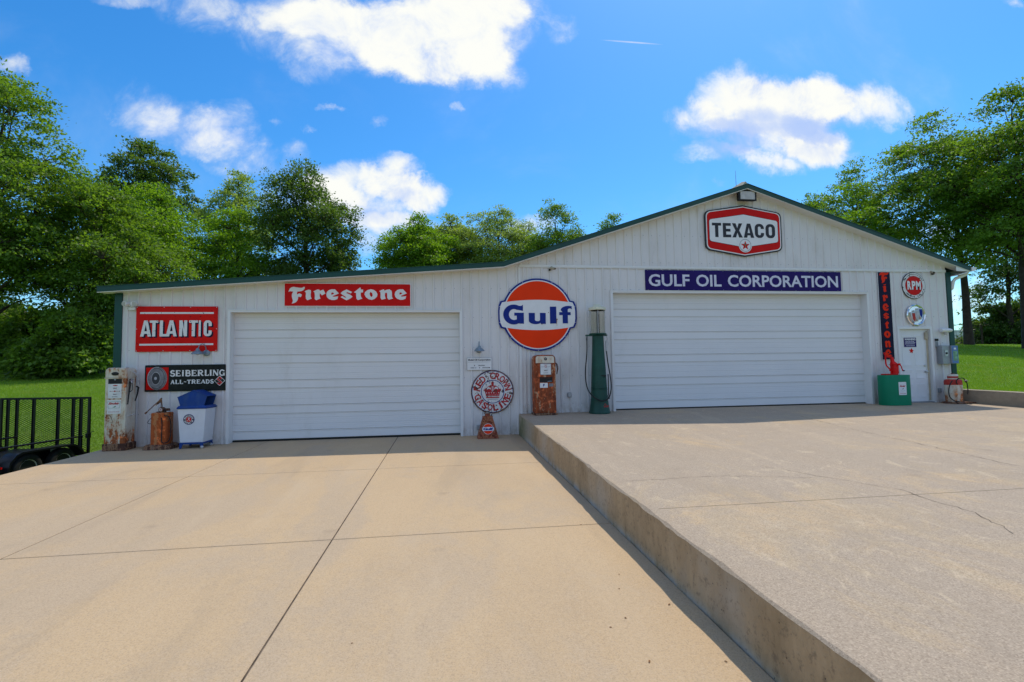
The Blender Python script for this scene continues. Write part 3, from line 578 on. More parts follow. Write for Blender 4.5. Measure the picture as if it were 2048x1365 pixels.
mb = MB(); mb.box(12.56, 13.53, -.03, .11, .47, .525, 'grey_metal'); mb.put('threshold', pd)
mb = MB(); mb.box(13.42, 13.46, .038, .054, .56, 2.5, 'paper'); mb.box(13.44, 13.50, .030, .054, .56, 2.5, 'tanblock'); mb.put('astragal', pd)
mb = MB(); mb.box(13.40, 13.49, -.0, .053, 2.26, 2.46, 'tanblock'); mb.put('door_closer', pd, bevel=.01)
mb = MB(); mb.disc_y(13.38, 1.36, [(.034, .054), (.034, .045), (.014, .04), (.012, .01), (.03, .0), (.034, -.012), (.02, -.028), (.001, -.03)], 'steel', 20); mb.put('handle', pd)
mb = MB(); mb.disc_y(13.37, 1.53, [(.032, .054), (.032, .042), (.02, .036), (.02, .02), (.001, .018)], 'steel', 20); mb.put('lock', pd)
# ------------------------------------------------------------ signs on the wall
def panel_sign(name, label, x, z, w, h_, face, edge=None, t_=.018, Y=-.022, r=.02, rot=0, cat='sign', border=.0):
    """a sheet-metal sign; returns its Empty and the front plane of the sheet"""
    o = thing(name, label, cat, (x, Y, z)); o.rotation_euler.y = rot
    mb = MB(); mb.prism(rrect(-w/2, w/2, -h_/2, h_/2, r), -t_, 0, edge or face); mb.put('panel', o, bevel=.002)
    if border:
        mb = MB(); mb.flat([rrect(-w/2+border, w/2-border, -h_/2+border, h_/2-border, max(.002, r-border))], -t_-.001, face); mb.put('face', o, smooth=0)
    return o, -t_-.003
def bolts(o, pts, y, mat='steel', r=.011):
    mb = MB(); mb.disc_y(0, 0, [(r, y+.002), (r*.9, y-.004), (r*.4, y-.007)], mat, 8); b0 = None
    for p in pts:
        if b0 is None: b0 = mb.put('bolt', o); bb = b0
        else: bb = b0.copy(); col.objects.link(bb); bb.parent = o
        bb.location = (p[0], 0, p[1])
# red sign with white drop-shadowed block letters
def glyph(ch, w, h_, t_):
    """heavy gothic capitals as polygons in a w x h box, stroke t; returns loops"""
    c = t_*.55; v = t_*.8
    if ch == 'T': return [[(0, h_), (w, h_), (w, h_-v), (w/2+t_/2, h_-v), (w/2+t_/2, 0), (w/2-t_/2, 0), (w/2-t_/2, h_-v), (0, h_-v)]]
    if ch == 'L': return [[(0, h_), (t_, h_), (t_, v), (w, v), (w, 0), (0, 0)]]
    if ch == 'I': return [[(0, h_), (w, h_), (w, 0), (0, 0)]]
    if ch == 'E':
        a = (h_-3*v)/2; return [[(0, h_), (w, h_), (w, h_-v), (t_, h_-v), (t_, h_-v-a), (w*.94, h_-v-a), (w*.94, h_-2*v-a), (t_, h_-2*v-a), (t_, v), (w, v), (w, 0), (0, 0)]]
    if ch == 'N': return [[(0, h_), (t_, h_), (w-t_*.95, h_*.42), (w-t_*.95, h_), (w, h_), (w, 0), (w-t_, 0), (t_*.95, h_*.58), (t_*.95, 0), (0, 0)]]
    if ch == 'A': return [[(w/2-t_*.55, h_), (w/2+t_*.55, h_), (w, 0), (w-t_*1.05, 0), (w-t_*1.22, h_*.17), (t_*1.22, h_*.17), (t_*1.05, 0), (0, 0)], [(w/2, h_*.74), (w/2-w*.12, h_*.33), (w/2+w*.12, h_*.33)]]
    if ch == 'X': return [[(0, h_), (t_*1.15, h_), (w/2, h_*.66), (w-t_*1.15, h_), (w, h_), (w*.68, h_*.5), (w, 0), (w-t_*1.15, 0), (w/2, h_*.34), (t_*1.15, 0), (0, 0), (w*.32, h_*.5)]]
    if ch in 'OC':
        def rr(x0, x1, z0, z1, r): return rrect(x0, x1, z0, z1, r, 6)
        outer = rr(0, w, 0, h_, w*.44); inner = rr(t_, w-t_, v, h_-v, (w-2*t_)*.46)
        if ch == 'O': return [outer, inner]
        k1, k2 = h_*.64, h_*.36
        A = [(w, k1)]+[p for p in outer[:14] if p[1] > k1]; L_ = [p for p in outer if p[1] <= k1 and p[0] < w/2 and p not in A]
        up = sorted([p for p in outer if p[1] > h_/2], key=lambda p: atan2(p[1]-h_/2, p[0]-w/2)); dn = sorted([p for p in outer if p[1] <= h_/2], key=lambda p: -atan2(p[1]-h_/2, p[0]-w/2))
        iu = sorted([p for p in inner if p[1] > h_/2], key=lambda p: atan2(p[1]-h_/2, p[0]-w/2)); idn = sorted([p for p in inner if p[1] <= h_/2], key=lambda p: -atan2(p[1]-h_/2, p[0]-w/2))
        o_ = [(w, k1)]+[p for p in up if p[1] > k1 or p[0] < w/2]+[p for p in dn[::-1] if p[1] < k2 or p[0] < w/2]
        o_ = o_+[(w, k2), (w-t_, k2)]
        return [o_+[p for p in idn if p[1] < k2 or p[0] < w/2]+[p for p in iu[::-1] if p[1] > k1 or p[0] < w/2]+[(w-t_, k1)]]
def block_text(mb, word, boxes, h_, t_, z, y, mat, dx=0, dz=0):
    for ch, (x0, x1) in zip(word, boxes):
        mb.flat([[(x0+p[0]+dx, z+p[1]+dz) for p in lp] for lp in glyph(ch, x1-x0, h_, t_)], y, mat)
o, y = panel_sign('wall_sign', 'large rectangular red sign with white drop-shadowed block capitals between two white lines', -6.055, 2.642, 1.725, 1.035, 'red_worn', r=.004)
sx_ = 1.725/612; sgn = lambda a: -.8625+(a-358)*sx_
mb = MB(); bx = [(388, 474), (457, 525), (532, 590), (578, 665), (678, 742), (752, 822), (824, 845), (862, 928)]; bx = [(sgn(a)+.01, sgn(b_)-.004) for a, b_ in bx]
block_text(mb, 'ATLANTIC', bx, .365, .068, -.17, y+.001, 'navydark', .035, -.030); mb.put('letter_shadow', o, smooth=0)
mb = MB(); block_text(mb, 'ATLANTIC', bx, .365, .068, -.17, y-.001, 'white_worn'); mb.put('lettering', o, smooth=0)
mb = MB(); mb.flat([rect(-.78, .78, .345, .385)], y, 'white_worn'); mb.flat([rect(-.78, .78, -.375, -.335)], y, 'white_worn'); mb.put('stripes', o, smooth=0)
bolts(o, [(sx, sz) for sx in (-.84, -.28, .28, .84) for sz in (-.5, .5)]+[(-.845, 0), (.845, 0)], y)
# tire sign: serif lettering from pen strokes
def arc(cx, cz, rx, rz, a0, a1, n=12): return [(cx+rx*cos(radians(a0+(a1-a0)*i/n)), cz+rz*sin(radians(a0+(a1-a0)*i/n))) for i in range(n+1)]
SER = {  # strokes (points, relative weight) and serif positions (x, z, half width)
 'S': ([(arc(.5, .735, .33, .215, 25, 180)+arc(.5, .735, .33, .22, 180, 270)[1:]+arc(.5, .27, .36, .235, 90, -180), .85)], [(.86, .78, 0), (.12, .2, 0)]),
 'E': ([([(.2, 0), (.2, 1)], 1), ([(.2, .955), (.85, .955)], .5), ([(.2, .5), (.68, .5)], .5), ([(.2, .045), (.9, .045)], .5), ([(.84, 1), (.84, .78)], .4), ([(.88, 0), (.88, .24)], .4), ([(.68, .6), (.68, .4)], .35)], [(.2, 0, .2), (.2, 1, .2)]),
 'I': ([([(.5, 0), (.5, 1)], 1)], [(.5, 0, .3), (.5, 1, .3)]),
 'B': ([([(.2, 0), (.2, 1)], 1), ([(.2, .96), (.5, .96)]+arc(.5, .735, .3, .225, 90, -90)+[(.2, .51)], .75), ([(.5, .49)]+arc(.52, .265, .36, .23, 90, -90)+[(.2, .04)], .75)], [(.2, 0, .18), (.2, 1, .18)]),
 'R': ([([(.2, 0), (.2, 1)], 1), ([(.2, .96), (.5, .96)]+arc(.5, .73, .3, .23, 90, -90)+[(.2, .5)], .75), ([(.48, .5), (.85, .02)], .85)], [(.2, 0, .2), (.2, 1, .18), (.9, 0, .12)]),
 'L': ([([(.22, 0), (.22, 1)], 1), ([(.2, .045), (.88, .045)], .5), ([(.87, 0), (.87, .28)], .45)], [(.22, 0, .2), (.22, 1, .22)]),
 'N': ([([(.15, 0), (.15, 1)], .5), ([(.13, 1), (.87, .0)], .95), ([(.87, 0), (.87, 1)], .5)], [(.15, 0, .15), (.12, 1, .14), (.87, 1, .15)]),
 'G': ([(arc(.52, .5, .37, .46, 40, 300), .8), ([(.84, .0), (.84, .42)], .9), ([(.86, .95), (.86, .72)], .4)], [(.82, .43, .2)]),
 'A': ([([(.5, 1), (.14, 0)], .5), ([(.5, 1), (.86, 0)], 1), ([(.26, .32), (.76, .32)], .4)], [(.12, 0, .16), (.88, 0, .18)]),
 'T': ([([(.5, 0), (.5, 1)], 1), ([(.06, .955), (.94, .955)], .5), ([(.07, 1), (.07, .76)], .4), ([(.93, 1), (.93, .76)], .4)], [(.5, 0, .22)]),
 'D': ([([(.2, 0), (.2, 1)], 1), ([(.2, .96), (.42, .96)]+arc(.42, .5, .42, .46, 90, -90)+[(.2, .04)], .8)], [(.2, 0, .16), (.2, 1, .16)]),
 '-': ([([(.1, .45), (.35, .6), (.6, .48), (.9, .5)], .6)], [])}
def serif_text(mb, word, boxes, z, h_, wt, y, mat):
    for ch, (x0, x1) in zip(word, boxes):
        st, se = SER[ch]; w = x1-x0
        for pts, k in st: stroke(mb, [(x0+p[0]*w, z+p[1]*h_) for p in pts], wt*k, y, mat)
        for sx, sz, hw in se:
            if hw: stroke(mb, [(x0+(sx-hw)*w, z+sz*h_*.97+.004), (x0+(sx+hw)*w, z+sz*h_*.97+.004)], wt*.32, y-.0018, mat)
o, y = panel_sign('wall_sign', 'long black tire sign with a grey tire on a red square at its left end', -5.855, 1.522, 1.70, .60, 'black_worn', r=.02)
q = 1.70/1870; X = lambda a: -.85+(a-85)*q; Z = lambda b_: .30-(b_-118)*q*1.0
mb = MB(); mb.flat([rect(X(118), X(630), -.255, .245)], y, 'enamel_red'); mb.put('red_square', o, smooth=0)
mb = MB(); cx, cz = X(370), -.0
for rx, rz2, mt, dx, dy in ((.207, .262, 'tire_light', 0, 0), (.196, .262, 'tire_grey', .004, .001), (.168, .235, 'tire_dark', -.012, .002), (.160, .225, 'tire_grey', -.014, .0028), (.092, .145, 'tire_light', -.024, .0036), (.084, .134, 'tire_dark', -.024, .0044), (.070, .115, 'tire_grey', -.024, .005), (.060, .1, 'tire_dark', -.022, .0056), (.028, .034, 'tire_light', -.03, .0062)):
    mb.flat([circ(cx+dx, cz, rz2, 40, rx=rx)], y-.001-dy, mt)
for i in range(44):                                                    # tread blocks round the shoulder
    a = 2*pi*i/44; stroke(mb, [(cx+.004+.178*cos(a), cz+.245*sin(a)), (cx+.004+.202*cos(a+.06), cz+.263*sin(a+.06))], .009, y-.0078, 'tire_light' if -.5 < a-pi*.6 < 2.2 else 'tire_dark')
mb.put('tire_picture', o, smooth=0)
mb = MB()
b1 = [(665, 785), (795, 915), (925, 1000), (1015, 1145), (1160, 1290), (1300, 1445), (1470, 1570), (1575, 1645), (1655, 1795), (1805, 1945)]
serif_text(mb, 'SEIBERLING', [(X(a), X(b_)) for a, b_ in b1], Z(402), .132, .036, y-.001, 'white_worn')
b2 = [(680, 775), (790, 880), (890, 975), (985, 1050), (1060, 1155), (1165, 1270), (1285, 1375), (1380, 1490), (1495, 1595), (1605, 1685)]
serif_text(mb, 'ALL-TREADS', [(X(a), X(b_)) for a, b_ in b2], Z(594), .088, .026, y-.001, 'white_worn'); mb.put('lettering', o, smooth=0)
mb = MB(); ex, ez = X(1825), Z(532)
mb.flat([[(ex, ez+.118), (ex+.118, ez), (ex, ez-.118), (ex-.118, ez)]], y-.001, 'enamel_white'); mb.flat([[(ex, ez+.104), (ex+.104, ez), (ex, ez-.104), (ex-.104, ez)]], y-.003, 'enamel_black')
stroke(mb, [(ex+.045, ez+.045), (ex-.0, ez+.09), (ex-.045, ez+.045), (ex+.045, ez-.045), (ex, ez-.09), (ex-.045, ez-.045)], .044, y-.005, 'enamel_white')
stroke(mb, [(ex+.040, ez+.045), (ex-.0, ez+.085), (ex-.042, ez+.045), (ex+.042, ez-.045), (ex, ez-.085), (ex-.040, ez-.045)], .034, y-.007, 'enamel_red'); mb.put('emblem', o, smooth=0)
# black-letter sign, drawn outline by outline (units: 1/684 m)
BL = {'F': [[(133,195),(140,170),(155,140),(180,122),(210,115),(250,122),(300,130),(340,128),(355,115),(375,115),(372,140),(355,165),(325,180),(295,185),(262,190),(258,232),(275,226),(290,215),(310,220),(332,235),(325,255),(312,275),(295,265),(278,268),(275,300),(265,325),(245,350),(215,365),(183,370),(195,350),(200,320),(188,285),(183,250),(190,215),(205,190),(180,185),(155,183)]],
 'i': [[(372,185),(395,170),(430,157),(465,165),(467,195),(462,230),(465,270),(480,293),(450,305),(415,320),(392,295),(388,260),(392,225),(388,198)]],
 'r': [[(500,185),(530,168),(565,153),(592,158),(600,175),(625,165),(650,155),(683,215),(655,230),(630,245),(612,222),(598,215),(595,250),(600,275),(612,290),(580,305),(545,320),(522,298),(525,250),(520,200)]],
 'e': [[(825,150),(885,213),(845,232),(795,252),(790,262),(815,265),(875,258),(862,300),(820,315),(780,315),(735,300),(705,270),(695,230),(705,190),(735,162),(775,150)],[(768,205),(790,198),(815,212),(800,224),(773,238)]],
 's': [[(1000,150),(1085,190),(1065,212),(1010,192),(995,205),(1060,235),(1092,262),(1060,290),(1000,320),(910,270),(935,252),(980,280),(995,270),(940,235),(910,210),(940,180)]],
 't': [[(1210,115),(1218,150),(1252,152),(1250,195),(1215,198),(1215,240),(1222,270),(1242,290),(1210,303),(1170,315),(1150,290),(1145,240),(1145,205),(1110,195),(1150,165),(1185,135)]],
 'o': [[(1370,145),(1415,155),(1450,180),(1472,220),(1465,260),(1430,295),(1385,312),(1335,300),(1295,270),(1272,225),(1280,190),(1320,158)],[(1365,185),(1390,205),(1398,240),(1385,268),(1360,250),(1350,215)]],
 'n': [[(1500,172),(1535,155),(1570,145),(1580,165),(1620,150),(1655,145),(1690,168),(1695,200),(1695,250),(1700,275),(1715,288),(1680,298),(1645,307),(1622,280),(1622,230),(1618,200),(1590,200),(1585,240),(1590,270),(1600,290),(1570,300),(1535,307),(1518,280),(1520,220),(1515,190)]]}
BL['E'] = [[(x+1042, z-7) for x, z in lp] for lp in BL['e']]
u = 2.94/1925
o, y = panel_sign('wall_sign', 'long red sign with white black-letter writing above the left garage door', -2.275, 3.442, 2.94, .565, 'enamel_red', 'enamel_white', r=.004, border=.016)
mb = MB()
for ch in 'FirestonE': mb.flat([[(-1.47+(x-66)*u, .272-(z-60)*u*1.02) for x, z in lp] for lp in BL[ch]], y-.001, 'enamel_white')
mb.put('lettering', o, smooth=0); bolts(o, [(-1.45, .265), (-.72, .268), (.05, .268), (.73, .268), (1.16, .268), (1.45, .26), (-1.45, -.268), (-.72, -.268), (.73, -.268), (1.16, -.268)], y, r=.009)
# tall sign with the same letters one below another
o, y = panel_sign('wall_sign', 'tall narrow navy sign with orange black-letter characters one below another', 12.155, 2.93, .385, 2.44, 'navydark', 'enamel_white', r=.004, border=.004)
mb = MB(); slots = [('F', .06, 1.0), ('i', .155, .78), ('r', .245, .60), ('e', .41, .43), ('s', .505, .37), ('t', .61, .37), ('o', .73, .36), ('n', .835, .35), ('E', .94, .36)]
cent = {'F': (.065, .062, .30, .31), 'i': (.195, .035, .115, .185), 'r': (.30, .035, .18, .19), 'e': (.405, .035, .19, .205), 's': (.505, .035, .185, .185), 't': (.605, .035, .13, .22), 'o': (.715, .035, .20, .20), 'n': (.825, .035, .19, .19), 'E': (.93, .035, .185, .215)}
for ch in 'FirestonE':
    fz, _, w, h_ = cent[ch]; xs = [p[0] for p in BL[ch][0]]; zs = [p[1] for p in BL[ch][0]]
    ax, az, sx, sz = (min(xs)+max(xs))/2, (min(zs)+max(zs))/2, w/(max(xs)-min(xs)), h_/(max(zs)-min(zs)); cz = 1.22-fz*2.44
    mb.flat([[((x-ax)*sx, cz-(z-az)*sz) for x, z in lp] for lp in BL[ch]], y-.001, 'orangered')
mb.flat([[(-.045, .862), (.05, .885), (.045, .862), (-.02, .845)]], y-.001, 'orangered'); mb.put('lettering', o, smooth=0)
# round orange sign with a white band
o = thing('wall_sign', 'big round orange sign with blue lettering on a white band, between the garage doors', 'sign', (2.322, -.022, 2.965))
def bandshape(r, bw, bh, s_=1.):
    pts = []; zc = bh; ac = math.asin(zc/r); n = 30
    top = [(r*cos(a), r*sin(a)) for a in [ac+(pi-2*ac)*i/n for i in range(n+1)]]
    left = [(-bw+.06, bh-.02), (-bw+.015, bh-.12), (-bw, .1), (-bw, -.1), (-bw+.015, -bh+.12), (-bw+.06, -bh+.02)]
    bot = [(r*cos(a), r*sin(a)) for a in [pi+ac+(pi-2*ac)*i/n for i in range(n+1)]]
    right = [(-x, z) for x, z in left[::-1]]
    return top+left+bot+right
mb = MB(); mb.prism(bandshape(.915, 1.0, .355), -.03, 0, 'enamel_blue'); mb.put('panel', o, bevel=.003)
mb = MB(); mb.flat([bandshape(.872, .962, .325)], -.0315, 'enamel_white'); mb.put('face', o, smooth=0)
for sgn_, z0, bow in ((1, .318, .055), (-1, .333, .06)):
    r = .845; a0 = math.asin(z0/r); mb = MB(); A = [(r*cos(a0+(pi-2*a0)*i/40), sgn_*r*sin(a0+(pi-2*a0)*i/40)) for i in range(41)]
    xe = r*cos(a0); B_ = [(-xe+2*xe*i/24, sgn_*(z0+bow*(1-(2*i/24-1)**2))) for i in range(1, 24)]
    mb.flat([A+B_], -.0345, 'orange'); mb.put('orange_field', o, smooth=0)
mb = MB(); k = .00343
for ch, a, b_, c_, d_ in (('G', 387, 541, 297, 443), ('u', 577, 703, 358, 441), ('l', 735, 783, 312, 437), ('f', 805, 900, 306, 436)):
    x0, x1, z1, z0 = (a-645)*k, (b_-645)*k, (370-c_)*k, (370-d_)*k
    if ch == 'l': mb.flat([rect(x0, x1, z0, z1)], -.037, 'enamel_blue')
    elif ch == 'G':
        cx, cz = (x0+x1)/2+.01, (z0+z1)/2; rx, rz2 = (x1-x0)/2, (z1-z0)/2
        out_ = arc(cx, cz, rx, rz2, 48, 300, 30); inn = arc(cx+.02, cz, rx*.52, rz2*.56, 300, 52, 24)
        mb.flat([[(x1-.02, cz+rz2*.98), (x1-.02, cz+rz2*.36), (cx+rx*.42, cz+rz2*.36)][:2]+inn[::-1][:0]+[(cx+rx*.45, cz+rz2*.45)]+arc(cx+.01, cz, rx*.50, rz2*.55, 60, 300, 24)+[(cx+rx*.28, cz-rz2*.12), (cx+rx*.05, cz-rz2*.12), (cx+rx*.05, cz+rz2*.18), (x1, cz+rz2*.18), (x1, cz-rz2*.92), (cx+rx*.62, cz-rz2*.92), (cx+rx*.55, cz-rz2*.82)]+arc(cx, cz, rx, rz2, 305, 60, 30)+[(cx+rx*.72, cz+rz2*.86)]], -.037, 'enamel_blue')
    elif ch == 'u':
        w = x1-x0; mb.flat([[(x0, z1), (x0+w*.36, z1)]+arc(x0+w*.52, z0+.11, w*.16, .035, 180, 300, 8)+[(x1-w*.34, z0+.10), (x1-w*.34, z1), (x1, z1), (x1, z0+.006), (x1-w*.30, z0+.006), (x1-w*.33, z0+.04)]+arc(x0+w*.40, z0+.09, w*.40, .09, 310, 180, 12)], -.037, 'enamel_blue')
    else:
        w = x1-x0; s0, s1 = x0+w*.26, x0+w*.68
        mb.flat([[(s0, z0), (s1, z0), (s1, z0+.21), (x1-.03, z0+.21), (x1-.03, z0+.285), (s1, z0+.285)]+arc(s1+.06, z0+.345, .06, .035, 180, 80, 6)+[(x1, z1-.09), (x1, z1-.01)]+arc(s1+.02, z1-.11, w*.62, .11, 75, 180, 10)[1:]+[(s0, z0+.285), (x0, z0+.285), (x0, z0+.21), (s0, z0+.21)]], -.037, 'enamel_blue')
mb.put('lettering', o, smooth=0)
mb = MB(); mb.flat([circ(.485, -.125, .02, 10)], -.039, 'rust_dark'); mb.flat([[(.475, -.13), (.49, -.13), (.487, -.29), (.480, -.30)]], -.039, 'rust_white2'); mb.flat([circ(.10, -.245, .012, 8)], -.039, 'rust_dark'); mb.flat([circ(.27, .05, .01, 8)], -.039, 'rust_dark'); mb.put('rust_stains', o, smooth=0)
bolts(o, [(.95*cos(a)*.945, .95*sin(a)*.945) for a in [radians(d) for d in (40, 65, 115, 140, 220, 245, 270, 300, 322)]]+[(-.96, .2), (-.96, -.2), (.96, .2), (.96, -.2)], -.031)
# small white notice
o, y = panel_sign('notice', 'small white notice with black heading beside the left garage door, under a wall lamp', .842, 1.748, .61, .305, 'enamel_white', 'tire_grey', r=.004, border=.004)  # grey rim paints in the thin shadow outline of the panel
mb = MB(); text_fit(mb, 'Mobil Oil Corporation', -.275, .275, .065, .122, y, 'ink', .045); stroke(mb, [(-.28, .045), (.28, .045)], .004, y, 'ink')
rnd = random.Random(5)
for z, a, b_ in ((-.04, -.13, .14), (-.095, -.24, .25)):
    x = a
    while x < b_:
        w = rnd.uniform(.012, .03)
        if rnd.random() < .8: mb.flat([rect(x, x+w*.8, z-.013, z+.013)], y, 'ink')
        x += w+.008
mb.put('lettering', o, smooth=0)
# round crown sign
o = thing('wall_sign', 'round chipped white sign with red lettering around a red crown, above the pyramid can', 'sign', (1.157, -.022, 1.062))
mb = MB(); mb.disc_y(0, 0, [(.52, 0), (.53, -.008), (.53, -.014), (.522, -.02)], 'rust_dark', 64); mb.put('panel', o)
mb = MB(); mb.flat([circ(0, 0, .508)], -.0215, 'enamel_blue'); mb.put('border', o, smooth=0)
mb = MB(); mb.flat([circ(0, 0, .497)], -.024, 'white_worn2'); mb.put('face', o, smooth=0)
mb = MB(); mb.flat([circ(0, 0, .288), circ(0, 0, .272)[::-1]], -.027, 'enamel_blue'); mb.put('ring', o, smooth=0)
mb = MB(); text_arc(mb, 'RED CROWN', 0, 0, .388, radians(90), radians(19.2), .165, .125, -.027, 'redletter_worn', .03); text_arc(mb, 'GASOLINE', 0, 0, .388, radians(270), radians(20.2), .165, .125, -.027, 'redletter_worn', .03, True); mb.put('lettering', o, smooth=0)
mb = MB()
mb.flat([[(-.21, .03), (-.19, .0), (-.16, -.11), (.16, -.11), (.19, .0), (.21, .03), (.20, .07)]+arc(0, .03, .17, .13, 15, 70, 8)+[(.03, .15), (-.03, .15)]+arc(0, .03, .17, .13, 110, 165, 8)+[(-.20, .07)]], -.027, 'redletter_worn')
mb.flat([rect(-.028, .028, .14, .225)], -.028, 'redletter_worn'); mb.flat([[(-.035, .20), (-.02, .245), (.02, .245), (.035, .20)]], -.029, 'redletter_worn')
mb.flat([[(-.16, -.128), (.16, -.128), (.165, -.155), (-.165, -.155)]], -.0285, 'redletter_worn'); mb.flat([arc(-.09, .06, .05, .06, 20, 160, 8)+arc(-.09, .03, .05, .04, 160, 20, 8)], -.030, 'white_worn2'); mb.flat([arc(.09, .06, .05, .06, 20, 160, 8)+arc(.09, .03, .05, .04, 160, 20, 8)], -.030, 'white_worn2')
mb.flat([rect(-.018, -.004, -.0, .13)], -.030, 'white_worn2'); mb.flat([rect(.008, .02, -.0, .13)], -.030, 'white_worn2')
for i in range(9): mb.flat([circ(-.15+.0375*i, -.085, .008, 8)], -.030, 'white_worn2')
for i in range(6): mb.flat([circ(-.15+.06*i, -.03, .013, 8)], -.030, 'white_worn2')
stroke(mb, [(-.13, -.185), (.13, -.185)], .008, -.027, 'ink'); mb.put('crown_picture', o, smooth=0)
mb = MB(); rnd = random.Random(11)
for i in range(80):
    a = rnd.random()*2*pi; r = rnd.choice((rnd.uniform(.3, .5), rnd.uniform(.46, .52))); s_ = rnd.uniform(.006, .02)
    mb.flat([[(r*cos(a)+s_*rnd.uniform(.5, 1.3)*cos(q_), r*sin(a)+s_*rnd.uniform(.4, 1.2)*sin(q_)) for q_ in [k*pi/3.5 for k in range(7)]]], -.033, 'rust_dark')
mb.put('enamel_chips', o, smooth=0)
# hexagonal sign in the gable
o = thing('wall_sign', 'hexagonal red and white sign with black capitals and a red star, high in the gable', 'sign', (7.985, -.03, 5.215))
HX = lambda a, b_: ((a-1005)*.001254*1.0, (660-b_)*.001235)
def soft(pts, r, n=4):
    out_ = []; m_ = len(pts)
    for i, p in enumerate(pts):
        rr_ = r[i]; a = Vector(pts[i-1]); b_ = Vector(pts[(i+1) % m_]); p = Vector(p)
        if rr_ == 0: out_.append(tuple(p)); continue
        s0 = p+(a-p).normalized()*rr_; s1 = p+(b_-p).normalized()*rr_
        for k in range(n+1):
            t_ = k/n; out_.append(tuple((1-t_)**2*s0+2*t_*(1-t_)*p+t_*t_*s1))
    return out_
def hexa(hw, hs, hh, r): return soft([(0, hh), (hw, hs), (hw, -hs), (0, -hh), (-hw, -hs), (-hw, hs)], [0, r, r, 0, r, r])
mb = MB(); mb.prism(hexa(1.11, .52, .70, .14), -.035, 0, 'enamel_black'); mb.put('panel', o, bevel=.003)
mb = MB(); mb.flat([hexa(1.075, .495, .665, .13)], -.037, 'enamel_white'); mb.flat([hexa(1.048, .475, .640, .12)], -.0395, 'enamel_red'); mb.put('border', o, smooth=0)
mb = MB(); mb.flat([hexa(.995, .295, .455, .07)], -.0415, 'enamel_black'); mb.flat([hexa(.985, .288, .444, .065)], -.0435, 'enamel_white')
mb.flat([circ(.02, -.395, .190)], -.0455, 'enamel_white'); mb.flat([circ(.02, -.395, .166), circ(.02, -.395, .158)[::-1]], -.0475, 'enamel_black'); mb.put('face', o, smooth=0)
mb = MB(); st = [(.02+(.135 if k % 2 == 0 else .053)*sin(pi*k/5), -.40+(.135 if k % 2 == 0 else .053)*cos(pi*k/5)) for k in range(10)]
mb.flat([st], -.0485, 'enamel_red'); mb.flat([[(-.018, -.355), (.058, -.355), (.058, -.375), (.03, -.375), (.03, -.44), (.01, -.44), (.01, -.375), (-.018, -.375)]], -.0505, 'inkgreen'); mb.put('star', o, smooth=0)
mb = MB(); k = .00126
for ch, a, b_ in (('T', 285, 492), ('E', 528, 712), ('X', 738, 975), ('A', 1000, 1238), ('C', 1258, 1470), ('O', 1508, 1728)):
    x0, x1 = (a-1010)*k, (b_-1010)*k; mb.flat([[(x0+p[0], -.185+p[1]) for p in lp] for lp in glyph(ch, x1-x0, .385, .092)], -.0475, 'enamel_black')
mb.put('lettering', o, smooth=0)
# long navy sign
o, y = panel_sign('wall_sign', 'long navy blue sign with pale capitals above the right garage door', 8.0, 3.868, 5.64, .535, 'navy', 'navy', r=.004, border=.006, Y=-.024)
mb = MB(); k = 5.64/1425
for w, a, b_ in (('GULF', 350, 635), ('OIL', 682, 862), ('CORPORATION', 908, 1728)): text_fit(mb, w, (a-1040)*k, (b_-1040)*k, -.165, .155, y-.001, 'sign_white_lav', .022)
mb.put('lettering', o, smooth=0); mb = MB(); mb.box(.075, .082, y+.0025, y+.006, -.26, .26, 'enamel_black'); mb.put('panel_joint', o)
bolts(o, [(-2.75+.42*i, s_*.255) for i in range(14) for s_ in (1, -1)], y, r=.007)
# small round oil sign
o = thing('wall_sign', 'small round white sign with a red disc and three white letters, above the chrome badge', 'sign', (13.085, -.022, 3.775))
mb = MB(); mb.disc_y(0, 0, [(.372, 0), (.378, -.006), (.378, -.012), (.37, -.018)], 'enamel_black', 56); mb.put('panel', o)
mb = MB(); mb.flat([circ(0, 0, .362)], -.0195, 'white_worn2'); mb.put('face', o, smooth=0)
mb = MB(); mb.flat([circ(.0, .0, .275)], -.022, 'red_old'); mb.flat([circ(.0, -.005, .255)], -.024, 'enamel_red'); mb.put('disc', o, smooth=0)
mb = MB()
for ch, a, b_ in (('R', -.215, -.09), ('P', -.075, .045), ('M', .06, .215)):
    text_fit(mb, ch, a+.012, b_+.012, -.125, .115, -.026, 'enamel_black', .05); text_fit(mb, ch, a, b_, -.115, .13, -.029, 'enamel_white', .05)
text_arc(mb, 'MOTOR OIL', 0, 0, .318, radians(270), radians(10.0), .045, .036, -.024, 'enamel_black', .04, True)
rnd = random.Random(2)
for i in range(26):
    a = radians(25+i*5.2); stroke(mb, [(.318*cos(a), .318*sin(a)), ((.318+rnd.uniform(-.014, .02))*cos(a+.05), (.318+rnd.uniform(-.014, .02))*sin(a+.05))], rnd.uniform(.008, .022), -.024, 'enamel_black')
mb.put('lettering', o, smooth=0)
